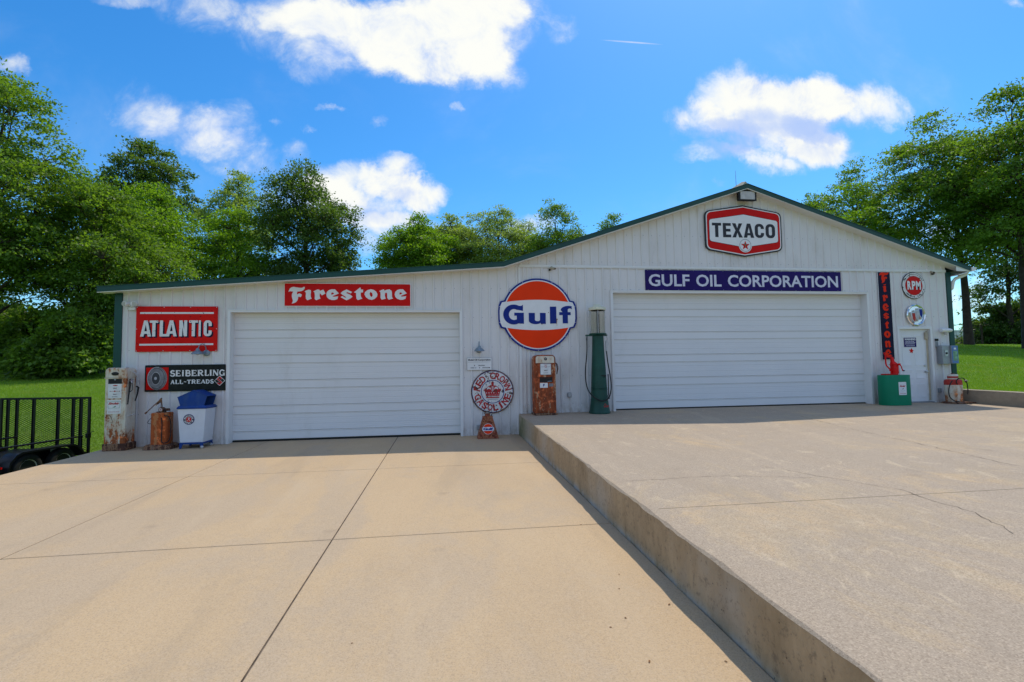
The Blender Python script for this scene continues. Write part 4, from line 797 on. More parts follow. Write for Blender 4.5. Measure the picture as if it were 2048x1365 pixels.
# chrome badge with three shields
o = thing('badge', 'round chrome badge with three slanted shields above the white side door', 'badge', (13.085, -.022, 2.942))
mb = MB(); mb.disc_y(0, 0, [(.285, 0), (.298, -.015), (.295, -.04), (.275, -.055), (.252, -.045), (.244, -.02)], 'chrome', 56); mb.put('ring', o)
mb = MB(); mb.disc_y(0, 0, [(.25, -.002), (.25, -.008)], 'tanblock', 40); mb.put('backplate', o)
for x, z, c_ in ((-.115, -.035, 'red_old'), (.0, .02, 'tire_light'), (.115, .075, 'enamel_blue')):
    out_ = [(x-.085, z+.115), (x+.062, z+.115), (x+.075, z-.06), (x+.055, z-.15), (x+.02, z-.205), (x-.045, z-.09), (x-.08, z+.02)]
    mb = MB(); mb.prism(out_, -.065, -.008, 'steel'); s_ = mb.put('shield', o, bevel=.008)
    cx = x; cz = z-.02; mb = MB(); mb.flat([[(x-.045, z+.085), (x+.052, z+.085), (x+.062, z-.05), (x+.036, z-.165), (x-.03, z-.08)]], -.0665, c_); mb.put('shield_colour', s_, smooth=0)
# warning notice on the door, red flower magnet below it
o, y = panel_sign('notice', 'small violet warning notice on the white side door', 12.945, 2.183, .405, .275, 'navy', 'enamel_white', Y=.05, t_=.004, r=.004, border=.006)
mb = MB(); text_fit(mb, 'WARNING', -.175, .175, .055, .115, y, 'enamel_white', .05)
for z, w in ((.022, .15), (-.012, .165), (-.046, .165), (-.098, .14)):
    x = -w; rnd = random.Random(int(1000*w)+int(z*999))
    while x < w-.02:
        l_ = rnd.uniform(.02, .05); mb.flat([rect(x, min(w, x+l_), z-.008, z+.008)], y, 'sign_white_lav'); x += l_+.008
mb.put('lettering', o, smooth=0)
o = thing('magnet', 'small red leaf-shaped magnet on the side door below the warning notice', 'magnet', (12.975, .05, 1.945))
mb = MB(); mb.prism([(.075*(1 if k % 2 == 0 else .52)*cos(k*pi/5+.2)*(1+.2*sin(k*2.1)), .075*(1 if k % 2 == 0 else .52)*sin(k*pi/5+.2)) for k in range(10)], -.006, 0, 'enamel_red'); mb.put('magnet_plate', o)
# ------------------------------------------------------------ lamps, cameras and boxes on the wall
def gooseneck(x, z, label, ang):
    o = thing('wall_lamp', label, 'lamp', (x, -.02, z), group='gooseneck lamps on the wall')
    mb = MB(); mb.disc_y(.03, .0, [(.075, 0), (.075, -.018), (.05, -.03)], 'galv', 20); mb.put('backplate', o)
    mb = MB(); dx, dy = sin(ang)*.17, -.17*cos(ang)
    mb.tube([(.03, -.02, .0), (.03, -.05, .12), (.03+dx*.15, -.07+dy*.15, .185), (.03+dx*.45, -.05+dy*.5, .20), (.03+dx*.8, -.05+dy*.8, .16), (.03+dx, -.05+dy, .08)], .010, 'galv', 8); mb.put('arm', o)
    mb = MB(); mb.lathe([(.018, .10), (.035, .085), (.04, .05), (.09, .02), (.125, -.02), (.132, -.035), (.128, -.035), (.10, -.01), (.03, .02)], 'galv', 28, .03+dx, -.05+dy); mb.put('lamp_shade', o)
    mb = MB(); mb.lathe([(.02, .02), (.035, -.01), (.03, -.045), (.001, -.055)], 'lens', 14, .03+dx, -.05+dy); mb.put('bulb', o)
gooseneck(-5.45, 2.09, 'grey gooseneck lamp under the corner of the red block-letter sign', -.75)
gooseneck(.80, 2.09, 'grey gooseneck lamp above the small white notice', 0)
o = thing('floodlight', 'twin-headed white floodlight in the top left corner of the wall', 'lamp', (-7.0, -.02, 3.17))
mb = MB(); mb.box(-.07, .07, -.05, 0, -.10, -.03, 'trimwhite'); mb.tube([(0, -.03, -.04), (0, -.06, .0)], .03, 'trimwhite'); mb.put('mount', o, bevel=.01)
for s_ in (-1, 1):
    mb = MB(); mb.tube([(s_*.02, -.06, .0), (s_*.07, -.08, .03)], .018, 'trimwhite'); mb.tube([(s_*.05, -.05, .05), (s_*.09, -.12, .035), (s_*.10, -.15, .03)], [.035, .055, .06], 'trimwhite', 16); h = mb.put('lamp_head', o)
    mb = MB(); mb.tube([(s_*.10, -.149, .03), (s_*.101, -.156, .029)], .052, 'lens', 16); mb.put('lens', h)
o = thing('floodlight', 'boxy dark floodlight under the peak of the gable', 'lamp', (8.02, -.01, 6.135))
mb = MB(); mb.loft([[(-.24*a, y, -.13*b_+c_), (.24*a, y, -.13*b_+c_), (.24*a, y, .13*b_+c_), (-.24*a, y, .13*b_+c_)] for y, a, b_, c_ in ((-.02, .75, .7, .01), (-.12, .98, 1, 0), (-.20, 1, 1.02, -.01), (-.205, 1, 1.02, -.01))], 'dark'); mb.put('housing', o, bevel=.01)
mb = MB(); mb.box(-.26, .26, -.235, -.204, -.15, .14, 'dark'); mb.put('bezel', o, bevel=.008)
mb = MB(); mb.box(-.205, .205, -.240, -.236, -.115, .10, 'lens'); mb.put('lens', o, bevel=.002)
mb = MB(); mb.box(-.05, .05, -.03, .0, .09, .16, 'dark'); mb.put('bracket', o)
for x, z, lab, s_ in ((2.70, 4.14, 'small brown security camera above the round orange sign', 1), (13.67, 4.15, 'small security camera at the top right corner of the wall', -1)):
    o = thing('security_camera', lab, 'camera', (x, -.02, z), group='security cameras under the trim strip')
    mb = MB(); mb.disc_y(0, 0.02, [(.035, 0), (.035, -.02)], 'tanblock', 14); mb.tube([(0, -.02, .02), (0, -.05, .0), (.02*s_, -.07, -.005)], .012, 'tanblock'); mb.put('bracket', o)
    mb = MB(); mb.tube([(-.04*s_, -.04, .005), (.06*s_, -.15, -.03)], .030, 'tanblock', 14); bd = mb.put('camera_body', o)
    mb = MB(); mb.tube([(.06*s_, -.15, -.03), (.066*s_, -.157, -.032)], .022, 'dark', 14); mb.put('lens', bd)
    mb = MB(); mb.disc_y(-.05*s_, -.035, [(.028, 0), (.028, -.05), (.01, -.06)], 'dark', 12); mb.put('junction_box', o)
o = thing('wall_lamp', 'white dome lamp above the grey cabinet by the right corner', 'lamp', (13.96, -.02, 2.475))
mb = MB(); mb.box(-.06, .06, -.05, 0, -.03, .06, 'trimwhite'); mb.put('mount', o, bevel=.01); mb = MB(); mb.disc_x(.0, -.08, .03, [(.045, -.16), (.055, -.14), (.055, .10), (.04, .17)], 'trimwhite', 16); mb.put('lamp_head', o)
mb = MB(); mb.lathe([(.001, -.09), (.035, -.085), (.045, -.05), (.04, .0)], 'lens', 16, 0, -.06); mb.put('sensor', o)
o = thing('keypad', 'small black and grey keypad between the side door and the grey cabinet', 'keypad', (13.70, -.02, 2.165))
mb = MB(); mb.box(-.04, .04, -.03, 0, -.13, .06, 'grey_metal'); mb.put('keypad_body', o, bevel=.006); mb = MB(); mb.box(-.042, .042, -.045, -.0, .045, .11, 'dark'); mb.put('hood', o, bevel=.006)
mb = MB()
for i in range(3):
    for j in range(4): mb.box(-.025+.02*i, -.012+.02*i, -.034, -.0301, -.10+.03*j, -.085+.03*j, 'ink')
mb.put('buttons', o)
o = thing('cabinet', 'grey metal cabinet with a blue-framed front at the right corner of the wall', 'cabinet', (13.93, -.02, 1.56))
mb = MB(); mb.box(-.22, .02, -.16, 0, 0, .52, 'grey_metal'); mb.put('cabinet_body', o, bevel=.008)
mb = MB(); mb.box(.02, .23, -.20, 0, .01, .51, 'grey_metal'); mb.put('side_box', o, bevel=.006)
mb = MB(); mb.box(-.155, -.065, -.175, -.161, .22, .38, 'steel'); mb.disc_y(-.11, .30, [(.03, -.175), (.026, -.19)], 'dark', 14); mb.put('lock_plate', o)
M['blueframe'] = paint('blueframe', (.10, .20, .42), .4); M['greenlabel'] = paint('greenlabel', (.18, .36, .22), .4, var=.5, scale=14)
mb = MB(); mb.box(.03, .222, -.208, -.201, .02, .50, 'blueframe'); mb.put('front_panel', o); mb = MB(); mb.box(.06, .195, -.2105, -.2085, .09, .36, 'greenlabel'); mb.box(.09, .16, -.2105, -.2085, .40, .45, 'enamel_white'); mb.put('instruction_label', o)
mb = MB(); mb.tube([(-.10, -.05, .0), (-.10, -.05, -1.1)], .016, 'trimwhite'); mb.put('conduit', o)
for x, z, lab in ((3.09, .94, 'small grey outlet box low on the wall between the two standing pumps'), (.80, .20, 'small beige outlet box low on the wall beside the pyramid can'), (13.70, .83, 'small blue-grey outlet box on the wall beside the rusty white tank')):
    o = thing('outlet_box', lab, 'outlet', (x, -.02, z), group='outlet boxes low on the wall')
    mb = MB(); mb.box(-.045, .045, -.045, 0, -.06, .06, 'grey_metal'); mb.put('box_body', o, bevel=.006); mb = MB(); mb.box(-.038, .038, -.058, -.046, -.052, .052, 'grey_metal'); mb.put('cover', o, bevel=.005)
# ------------------------------------------------------------ standing things. Each is built about its own base point, front toward -Y
def hose(mb, pts, r, mat='rubber', n=8, sub=8):
    P_ = [Vector(p) for p in pts]; out_ = []
    for i in range(len(P_)-1):
        a, b_, c_, d_ = P_[max(i-1, 0)], P_[i], P_[i+1], P_[min(i+2, len(P_)-1)]
        for k in range(sub):
            t_ = k/sub; out_.append(.5*((2*b_)+(c_-a)*t_+(2*a-5*b_+4*c_-d_)*t_*t_+(3*b_-a-3*c_+d_)*t_**3))
    out_.append(P_[-1]); mb.tube(out_, r, mat, n)
def arch(w, z0, z1, r, n=6): return [(-w, z0), (w, z0)]+[(w-r+r*cos(pi/2*i/n), z1-r+r*sin(pi/2*i/n)) for i in range(n+1)]+[(-w+r-r*sin(pi/2*i/n), z1-r+r*cos(pi/2*i/n)) for i in range(n+1)]
# rusty white pump at the left corner
o = thing('gas_pump', 'tall rusty white fuel pump with a dark base at the left corner of the building', 'gas pump', (-7.02, -.5, -.005), 0)
w, d = .205, .36
mb = MB(); mb.prism(rect(-.232, .232, 0, .15), -.015, d+.01, 'rust_dark'); mb.put('base', o, bevel=.012)
mb = MB(); mb.prism(arch(w, .15, 1.60, .005), .0, d-.02, 'rust_white'); mb.put('housing', o, bevel=.02)
mb = MB(); mb.prism(arch(w+.008, 1.555, 1.775, .085), -.012, d-.005, 'rust_white'); hd = mb.put('head', o, bevel=.022)
mb = MB(); mb.disc_y(-.01, 1.645, [(.038, -.012), (.038, -.022), (.028, -.026)], 'dark', 24, sx=1.9); mb.put('head_window', hd)
mb = MB(); mb.box(-w-.012, w+.012, -.022, -.0, 1.545, 1.562, 'rust_white'); mb.put('head_band', o, bevel=.003)
mb = MB(); mb.box(-.15, .125, -.004, .02, 1.10, 1.545, 'rust_white'); mb.put('dial_frame', o)
mb = MB(); mb.box(-.145, .12, -.008, -.001, 1.43, 1.535, 'dark'); mb.disc_y(-.01, 1.52, [(.02, -.008), (.015, -.02)], 'grey_metal', 10); mb.put('window', o)
mb = MB(); mb.box(-.145, .12, -.010, -.0, 1.12, 1.425, 'paper'); dl = mb.put('dial', o)
mb = MB(); mb.prism([(-.06, 1.395), (0, 1.405), (.05, 1.395), (.02, 1.38), (-.03, 1.38)], -.0125, -.0105, 'inkred')
for z, a in ((1.335, .035), (1.205, .035)): text_fit(mb, 'SALE' if z > 1.3 else 'GALS', -.01-a, -.01+a, z-.012, z+.012, -.012, 'ink', .04)
stroke(mb, [(-.10, 1.27), (.08, 1.27)], .006, -.012, 'inkred'); mb.flat([circ(-.01, 1.27, .016, 12)], -.0125, 'inkred'); mb.flat([circ(-.10, 1.27, .01, 6)], -.0125, 'ink'); mb.flat([circ(.085, 1.27, .01, 6)], -.0125, 'ink')
for i in range(5): mb.flat([rect(-.06+.022*i, -.048+.022*i, 1.145, 1.16)], -.012, 'ink')
mb.put('dial_marks', dl, smooth=0)
mb = MB(); mb.prism(rrect(-.155, .115, .79, 1.085, .01), -.008, .0, 'paper'); pl = mb.put('sign_plate', o)
mb = MB(); text_fit(mb, 'Sinclair', -.13, .09, .985, 1.035, -.0095, 'inkred', .045, .35); mb.flat([[(-.05, .925), (.0, .925), (.025, .955), (.01, .955), (-.02, .94)]], -.0095, 'inkgreen')
text_fit(mb, 'GASOLINE', -.13, .09, .822, .836, -.0095, 'inkred', .03)
for a, b_ in (((-.145, 1.05), (-.13, .91)), ((.105, 1.05), (.09, .91)), ((-.13, .91), (.09, .91)), ((-.145, 1.05), (.105, 1.05))): stroke(mb, [a, b_], .004, -.0095, 'inkgreen')
mb.put('plate_lettering', pl, smooth=0)
mb = MB(); mb.box(w-.002, w+.004, .03, d-.05, .2, .74, 'rust_white'); mb.box(w-.002, w+.004, .03, d-.05, .80, 1.5, 'rust_white'); mb.put('side_panel', o, bevel=.002)
mb = MB(); mb.box(w, w+.03, .10, .19, 1.43, 1.53, 'dark'); mb.tube([(w+.01, .15, 1.5), (w+.05, .10, 1.49), (w+.075, .05, 1.44)], [.032, .03, .02], 'steel', 12); mb.put('nozzle_boot', o, bevel=.01)
mb = MB(); mb.tube([(w+.05, .04, 1.47), (w+.055, .03, 1.38), (w+.045, .02, 1.2), (w+.03, .015, .98)], [.02, .018, .014, .011], 'rubber', 10); mb.tube([(w+.05, .05, 1.45), (w+.09, .05, 1.43), (w+.10, .05, 1.3), (w+.06, .04, 1.25)], .007, 'dark'); mb.put('nozzle', o)
mb = MB(); mb.tube([(w+.05, .28, 1.36), (w+.09, .27, 1.34), (w+.085, .25, 1.2), (w+.055, .23, 1.04)], [.02, .02, .016, .012], 'rubber', 10); mb.put('nozzle', o)
mb = MB(); hose(mb, [(w-.02, .20, 1.70), (w+.06, .24, 1.63), (w+.085, .26, 1.5), (w+.09, .28, 1.36)], .014, 'tire_light'); mb.tube([(w+.085, .26, 1.5), (w+.14, .24, 1.46)], .009, 'steel'); mb.put('hose', o)
mb = MB(); mb.tube([(w-.02, .08, .72), (w+.03, .12, .735), (w+.12, .10, .765)], [.008, .01, .013], 'tire_light'); mb.put('lever', o)
mb = MB(); hose(mb, [(-.19, -.004, .72), (-.10, -.012, .76), (-.05, -.02, .68), (-.03, -.02, .61), (-.09, -.012, .60)], .004, 'rust_dark', 6); mb.put('wire_loop', o)
# rusty grease tank with a lever pump
o = thing('grease_pump', 'rusty orange oil tank with a lever pump, left of the blue-lidded bin', 'oil pump', (-6.165, -.34, -.004))
def dshape(w, d, r, n=7): return [(p[0], p[1]) for p in rrect(-w, w, -d, d, r, n)]
mb = MB(); mb.loft([[(x*1.0, y, z) for x, y in dshape(a, b_, .10)] for z, a, b_ in ((0, .29, .25), (.07, .28, .24), (.10, .24, .20))], 'rust_dark'); mb.put('base', o)
mb = MB(); mb.loft([[(x, y, z) for x, y in dshape(.172, .16, .07)] for z in (.10, .12, .40, .74, .765)]+[[(x*.93, y*.93, .78) for x, y in dshape(.172, .16, .07)]], 'rust_orange'); mb.put('tank', o)
mb = MB(); mb.loft([[(x, y, z) for x, y in dshape(.176, .164, .07)] for z in (.742, .757)], 'rust_orange'); mb.put('rim', o)
mb = MB(); mb.lathe([(.07, .78), (.07, .80), (.03, .81), (.03, .84)], 'rust_dark', 16); mb.disc_y(0, .845, [(.05, .04), (.056, .0), (.056, -.06), (.045, -.075)], 'rust_dark', 20); mb.disc_y(0, .845, [(.034, -.076), (.034, -.08)], 'tire_light', 20); mb.disc_y(0, .845, [(.012, -.081), (.01, -.086)], 'inkred', 10)
mb.disc_x(.0, -.01, .84, [(.03, .05), (.03, .15)], 'rust_dark', 10); mb.put('pump_head', o)
mb = MB(); mb.tube([(-.03, 0, .80), (-.03, 0, 1.07)], .008, 'rust_dark'); mb.tube([(.0, 0, .85), (-.022, 0, 1.08)], .007, 'rust_dark'); mb.prism([(-.045, 1.09), (-.012, 1.10), (-.05, .99), (-.14, .93)], -.012, .012, 'rust_dark'); mb.tube([(-.02, 0, 1.09), (-.17, -.02, .93), (-.30, -.04, .79)], .010, 'rust_dark'); mb.tube([(-.29, -.04, .80), (-.325, -.045, .765)], [.016, .022], 'rust_dark', 12); mb.tube([(-.12, 0, .79), (-.03, 0, .80), (.08, 0, .80)], .008, 'rust_dark'); mb.put('lever', o)
mb = MB(); hose(mb, [(.06, -.02, .86), (.10, -.10, .80), (.13, -.16, .72), (.20, -.15, .70), (.235, -.12, .55), (.235, -.12, .30), (.20, -.14, .16), (.12, -.20, .14), (.09, -.19, .25), (.09, -.18, .5), (.07, -.17, .68)], .010); mb.put('hose', o)
mb = MB(); hose(mb, [(-.165, -.05, .70), (-.22, -.09, .62), (-.24, -.09, .56), (-.17, -.06, .54)], .006, 'dark', 6); mb.tube([(.17, -.1, .69), (.25, -.12, .69), (.25, -.12, .64), (.18, -.1, .64)], .006, 'dark'); mb.put('handle', o)
# litter bin with a blue hood
o = thing('trash_bin', 'white litter bin with a blue peaked hood, left of the left garage door', 'trash bin', (-5.47, -.55, -.006))
def ring4(w, y0, y1, z, cx=0): return [(cx-w, y0, z), (cx+w, y0, z), (cx+w, y1, z), (cx-w, y1, z)]
mb = MB(); mb.loft([ring4(.238, .02, .45, .13), ring4(.285, 0, .49, .86)], 'bin_white'); mb.put('bin_body', o, bevel=.006)
mb = MB(); mb.loft([ring4(.300, -.014, .505, .855), ring4(.303, -.016, .507, .885), ring4(.272, .01, .48, .925)], 'blue_lid'); mb.put('lid_rim', o, bevel=.004)
mb = MB(); pent = [(-.235, .90), (.235, .90), (.30, 1.135), (.02, 1.262), (-.30, 1.115)]
for y in (.012, .452): mb.prism(pent, y, y+.012, 'blue_lid')
for p, q in ((2, 3), (3, 4)):
    a, b_ = pent[p], pent[q]; mb.loft([[(a[0], y, a[1]), (b_[0], y, b_[1]), (b_[0], y, b_[1]-.012), (a[0], y, a[1]-.012)] for y in (.006, .470)], 'blue_lid')
mb.put('hood', o, smooth=20)
mb = MB(); mb.add([(.0, .03, .93), (.0, .45, .93), (.0, .45, 1.2), (.0, .03, 1.2)], [(0, 1, 2, 3)], 'tank_green'); mb.put('inner_flap', o)
mb = MB(); mb.box(-.24, .24, .01, .46, .095, .13, 'blue_lid'); 
mb.prism([(-.24, .13), (-.245, .0), (-.205, .0), (-.17, .095), (.16, .095), (.19, .04), (.235, .04), (.24, .13)], .005, .03, 'blue_lid'); mb.prism([(-.24, .13), (-.245, .0), (-.205, .0), (-.17, .095), (.16, .095), (.20, .03), (.245, .03), (.24, .13)], .44, .465, 'blue_lid'); mb.put('stand', o, bevel=.004)
for y in (.02, .43):
    mb = MB(); mb.disc_y(.215, .03, [(.02, y+.02), (.03, y+.012), (.03, y-.012), (.02, y-.02)], 'tire_light', 14); mb.put('caster', o)
mb = MB(); yb = -.004; cx, cz = -.055, .63
P_ = lambda z: .02*(1-(z-.13)/.73)-.0035
def tilt(m0, f):
    for i in range(m0, len(mb.v)): v_ = mb.v[i]; mb.v[i] = (v_[0], f(v_[2])+v_[1], v_[2])
mb.flat([circ(cx, cz, .114, 40)], 0, 'enamel_blue'); mb.flat([circ(cx, cz, .106, 40)], -.0015, 'ink'); mb.flat([circ(cx, cz, .060, 32)], -.003, 'enamel_white'); mb.flat([circ(cx, cz, .055, 32)], -.0045, 'enamel_red')
text_arc(mb, 'MARATHON', cx, cz, .083, radians(90), radians(21), .030, .024, -.004, 'enamel_white', .05); text_arc(mb, 'SUPER-M', cx, cz, .083, radians(270), radians(21), .030, .024, -.004, 'enamel_white', .05, True)
mb.flat([circ(cx+.004, cz+.036, .008, 10)], -.006, 'enamel_white')
for s_ in ([(cx, cz+.026), (cx+.002, cz), (cx+.018, cz-.014), (cx+.028, cz-.034)], [(cx, cz), (cx-.016, cz-.018), (cx-.034, cz-.022)], [(cx-.020, cz+.012), (cx-.006, cz+.024), (cx+.012, cz+.014), (cx+.026, cz+.022)]): stroke(mb, s_, .008, -.006, 'enamel_white')
tilt(0, P_); mb.put('emblem', o, smooth=0)
# pyramid grease can
o = thing('grease_can', 'rusty pyramid-shaped grease can with a small orange disc, standing under the round crown sign', 'grease can', (.99, -.45, -.006))
mb = MB(); r4 = lambda w, d, z: [(-w, -d, z), (w, -d, z), (w, d, z), (-w, d, z)]
mb.loft([r4(.245, .16, 0), r4(.245, .16, .02), r4(.115, .085, .49), r4(.118, .088, .505)], 'rust_brown'); mb.put('can_body', o, bevel=.006)
mb = MB(); mb.loft([r4(.118, .088, .50), r4(.118, .088, .515)], 'rust_brown'); mb.lathe([(.064, .51), (.064, .565), (.068, .57), (.068, .575)], 'rust_brown', 20); mb.put('neck', o)
mb = MB(); mb.lathe([(.045, .575), (.05, .60), (.02, .61)], 'steel', 16); mb.tube([(-.08, 0, .575), (-.05, 0, .60), (.03, -.02, .62), (.07, 0, .59)], .008, 'dark'); mb.tube([(.09, -.02, .51), (.10, -.02, .555)], .012, 'dark'); mb.put('cap', o)
fy = lambda z: -.16+(z-.02)/.47*.075-.004
mb = MB(); mb.flat([circ(0, .225, .122, 36)], 0, 'enamel_white'); mb.flat([circ(0, .225, .115, 36)], -.0015, 'orange'); mb.flat([rrect(-.142, .142, .178, .272, .03)], -.003, 'enamel_blue'); mb.flat([rrect(-.138, .138, .182, .268, .028)], -.0042, 'white_worn'); text_fit(mb, 'Gulf', -.118, .118, .196, .254, -.006, 'enamel_blue', .06); tilt(0, fy); mb.put('emblem', o, smooth=0)
# rusty red pump
o = thing('gas_pump', 'rusty red-brown fuel pump below the big round orange sign', 'gas pump', (2.39, -.5, .489))
w, d = .262, .38
mb = MB(); mb.prism(rect(-.285, .285, 0, .05), -.012, d+.01, 'rust_dark'); mb.put('base', o, bevel=.008)
mb = MB(); mb.prism(arch(w, .05, 1.45, .10), .0, d, 'rust_red'); mb.put('housing', o, bevel=.022)
mb = MB(); mb.prism(arch(w-.065, .09, 1.225, .006), -.012, .01, 'rust_red'); mb.put('front_door', o, bevel=.006)
mb = MB(); mb.prism(arch(w-.035, 1.25, 1.42, .06), -.012, .01, 'rust_white2'); hd = mb.put('head_panel', o, bevel=.006)
mb = MB(); mb.disc_y(.012, 1.35, [(.034, -.012), (.034, -.022), (.022, -.026)], 'dark', 20); mb.disc_y(.012, 1.35, [(.014, -.0265), (.013, -.028)], 'tire_light', 12); mb.put('lamp_port', hd)
mb = MB(); mb.prism(rrect(-.125, .145, .965, 1.24, .02), -.022, -.012, 'grey_metal'); fr = mb.put('dial_frame', o, bevel=.004)
mb = MB(); mb.prism(rrect(-.112, .132, .978, 1.227, .015), -.026, -.020, 'paper'); mb.put('dial', fr)
mb = MB(); stroke(mb, [(-.10, 1.16), (.12, 1.16)], .005, -.0275, 'ink'); mb.flat([circ(.01, 1.165, .026, 16), circ(.01, 1.165, .018, 16)[::-1]], -.0275, 'inkred'); stroke(mb, [(-.03, 1.205), (.05, 1.205)], .008, -.0275, 'inkred'); text_fit(mb, 'SALE', -.03, .05, 1.06, 1.085, -.0275, 'ink', .04)
for i in range(4): mb.flat([rect(-.04+.03*i, -.025+.03*i, 1.005, 1.022)], -.0275, 'ink')
mb.put('dial_marks', fr, smooth=0)
mb = MB(); mb.box(-.14, .175, -.016, -.006, .79, .925, 'dark'); mb.box(-.145, .18, -.024, -.010, .915, .935, 'rust_red'); mb.box(-.11, .14, -.026, -.015, .885, .897, 'rust_dark'); mb.tube([(.05, -.02, .81), (.15, -.03, .815)], .008, 'grey_metal'); mb.put('window', o, smooth=0)
mb = MB(); mb.box(-.135, .055, -.014, -.011, .66, .775, 'enamel_white'); mb.box(.09, .19, -.014, -.011, .685, .76, 'tire_grey'); text_fit(mb, 'F', -.06, -.02, .69, .75, -.0155, 'enamel_blue', .05); mb.put('stickers', o, smooth=0)
mb = MB(); mb.box(w-.0, w+.02, .10, .2, 1.15, 1.28, 'dark'); mb.tube([(w+.01, .15, 1.26), (w+.05, .10, 1.22), (w+.06, .08, 1.10), (w+.04, .07, .98)], [.02, .02, .015, .012], 'rust_dark', 10); mb.tube([(w+.04, .10, 1.22), (w+.09, .10, 1.16), (w+.08, .10, 1.08), (w+.04, .1, 1.05)], .007, 'grey_metal'); mb.put('nozzle', o)
# green visible-glass pump
o = thing('gas_pump', 'tall dark green fuel pump with a glass cylinder on top', 'gas pump', (3.765, -.36, .492))
mb = MB(); mb.lathe([(.262, 0), (.265, .03), (.255, .05), (.245, .10), (.222, .25), (.212, .34), (.213, .345)], 'pump_green', 40); mb.put('base', o)
mb = MB(); mb.lathe([(.210, .34), (.196, .575), (.203, .58), (.203, .592), (.195, .597), (.195, .606), (.203, .611), (.203, .623), (.194, .628), (.174, 1.1), (.150, 1.55), (.137, 1.90), (.15, 1.915)], 'pump_green', 40); mb.put('column', o)
mb = MB(); mb.lathe([(.15, 1.905), (.20, 1.925), (.215, 1.935), (.215, 1.962), (.20, 1.967)], 'pump_green', 36); mb.box(-.31, -.15, -.03, .03, 1.90, 1.935, 'pump_green'); mb.box(.1, .235, -.03, .03, 1.90, 1.935, 'pump_green'); mb.put('glass_seat', o)
mb = MB(); mb.lathe([(.190, 1.967), (.190, 2.535)], 'glass', 36); mb.lathe([(.184, 2.535), (.184, 1.967)], 'glass', 36); mb.put('glass_cylinder', o)
for k in range(6):
    a = k*pi/3+.3; mb = MB(); mb.tube([(.203*cos(a), .203*sin(a), 1.96), (.203*cos(a), .203*sin(a), 2.545)], .008, 'tire_light', 8); mb.put('tie_rod', o)
mb = MB(); mb.tube([(.0, 0, 1.96), (.0, 0, 2.53)], .012, 'grey_metal'); mb.tube([(.05, .03, 1.96), (.05, .03, 2.45)], .009, 'dark')
for i in range(18): mb.box(-.03, .055, -.012, -.004, 1.99+.029*i, 2.0+.029*i, 'dark')
mb.put('gauge', o, smooth=0)
M['cap_cream'] = paint('cap_cream', (.62, .61, .46), .5, var=.2, scale=6, chip=((.30, .34, .10), .42, 9))
mb = MB(); mb.lathe([(.205, 2.535), (.215, 2.54), (.218, 2.58), (.210, 2.605), (.17, 2.625), (.11, 2.64), (.10, 2.655)], 'cap_cream', 36); mb.lathe([(.06, 2.64), (.085, 2.655), (.085, 2.675), (.04, 2.69)], 'cap_cream', 24); mb.put('cap', o)
mb = MB(); hose(mb, [(-.27, 0, 1.92), (-.285, -.01, 1.82), (-.30, -.04, 1.5), (-.355, -.08, 1.1), (-.365, -.10, .85), (-.33, -.14, .6), (-.22, -.22, .42), (-.05, -.27, .32), (.10, -.27, .34), (.20, -.22, .45), (.255, -.16, .65), (.26, -.10, .9), (.22, -.06, 1.25), (.20, -.04, 1.52)], .0145, sub=7); mb.tube([(-.285, 0, 1.93), (-.285, 0, 1.80)], .02, 'tire_grey', 10); mb.put('hose', o)
mb = MB(); mb.tube([(.20, -.03, 1.50), (.205, -.03, 1.68), (.20, -.03, 1.78)], [.016, .024, .018], 'tire_light', 12); mb.tube([(.20, -.03, 1.78), (.235, -.05, 1.82), (.20, -.05, 1.90)], .012, 'tire_light'); mb.tube([(.23, -.04, 1.80), (.245, -.05, 1.70), (.22, -.04, 1.66)], .006, 'tire_light'); mb.put('nozzle', o)
mb = MB(); mb.tube([(.24, .0, .955), (.24, .0, .40)], .013, 'dark'); mb.tube([(.15, .0, .37), (.24, .0, .37), (.25, .0, .42)], .016, 'dark'); mb.box(.215, .265, -.02, .02, .34, .44, 'tire_grey'); mb.put('crank_lever', o, bevel=.003)
mb = MB(); mb.box(.0, .12, -.192, -.15, .92, .935, 'dark'); mb.tube([(.10, -.19, .92), (.10, -.19, .88)], .016, 'dark'); mb.put('latch', o)
fy = lambda z: 0
mb = MB(); text_fit(mb, 'Rocket', .0, .20, .155, .20, -.232, 'inkred', .03, .3) if False else None
rnd = random.Random(6)
for i in range(26):
    a = -pi/2+.15+i*.028; z = .17+rnd.uniform(-.016, .02); r = .245-.06*z+.003; s_ = rnd.uniform(.008, .018)
    mb.add([(r*cos(a)-.006, r*sin(a), z), (r*cos(a)+.008, r*sin(a), z-.004), (r*cos(a)+.006, r*sin(a), z+s_), (r*cos(a)-.004, r*sin(a), z+s_)], [(0, 1, 2, 3)], 'inkred')
for i in range(8):
    a = -pi/2+.22+i*.03; z = .215+.02*sin(i*.5); r = .245-.06*z+.003; mb.add([(r*cos(a)-.006, r*sin(a), z), (r*cos(a)+.008, r*sin(a), z), (r*cos(a)+.004, r*sin(a), z+.014), (r*cos(a), r*sin(a), z+.014)], [(0, 1, 2, 3)], 'red_old')
mb.put('worn_decal', o, smooth=0)
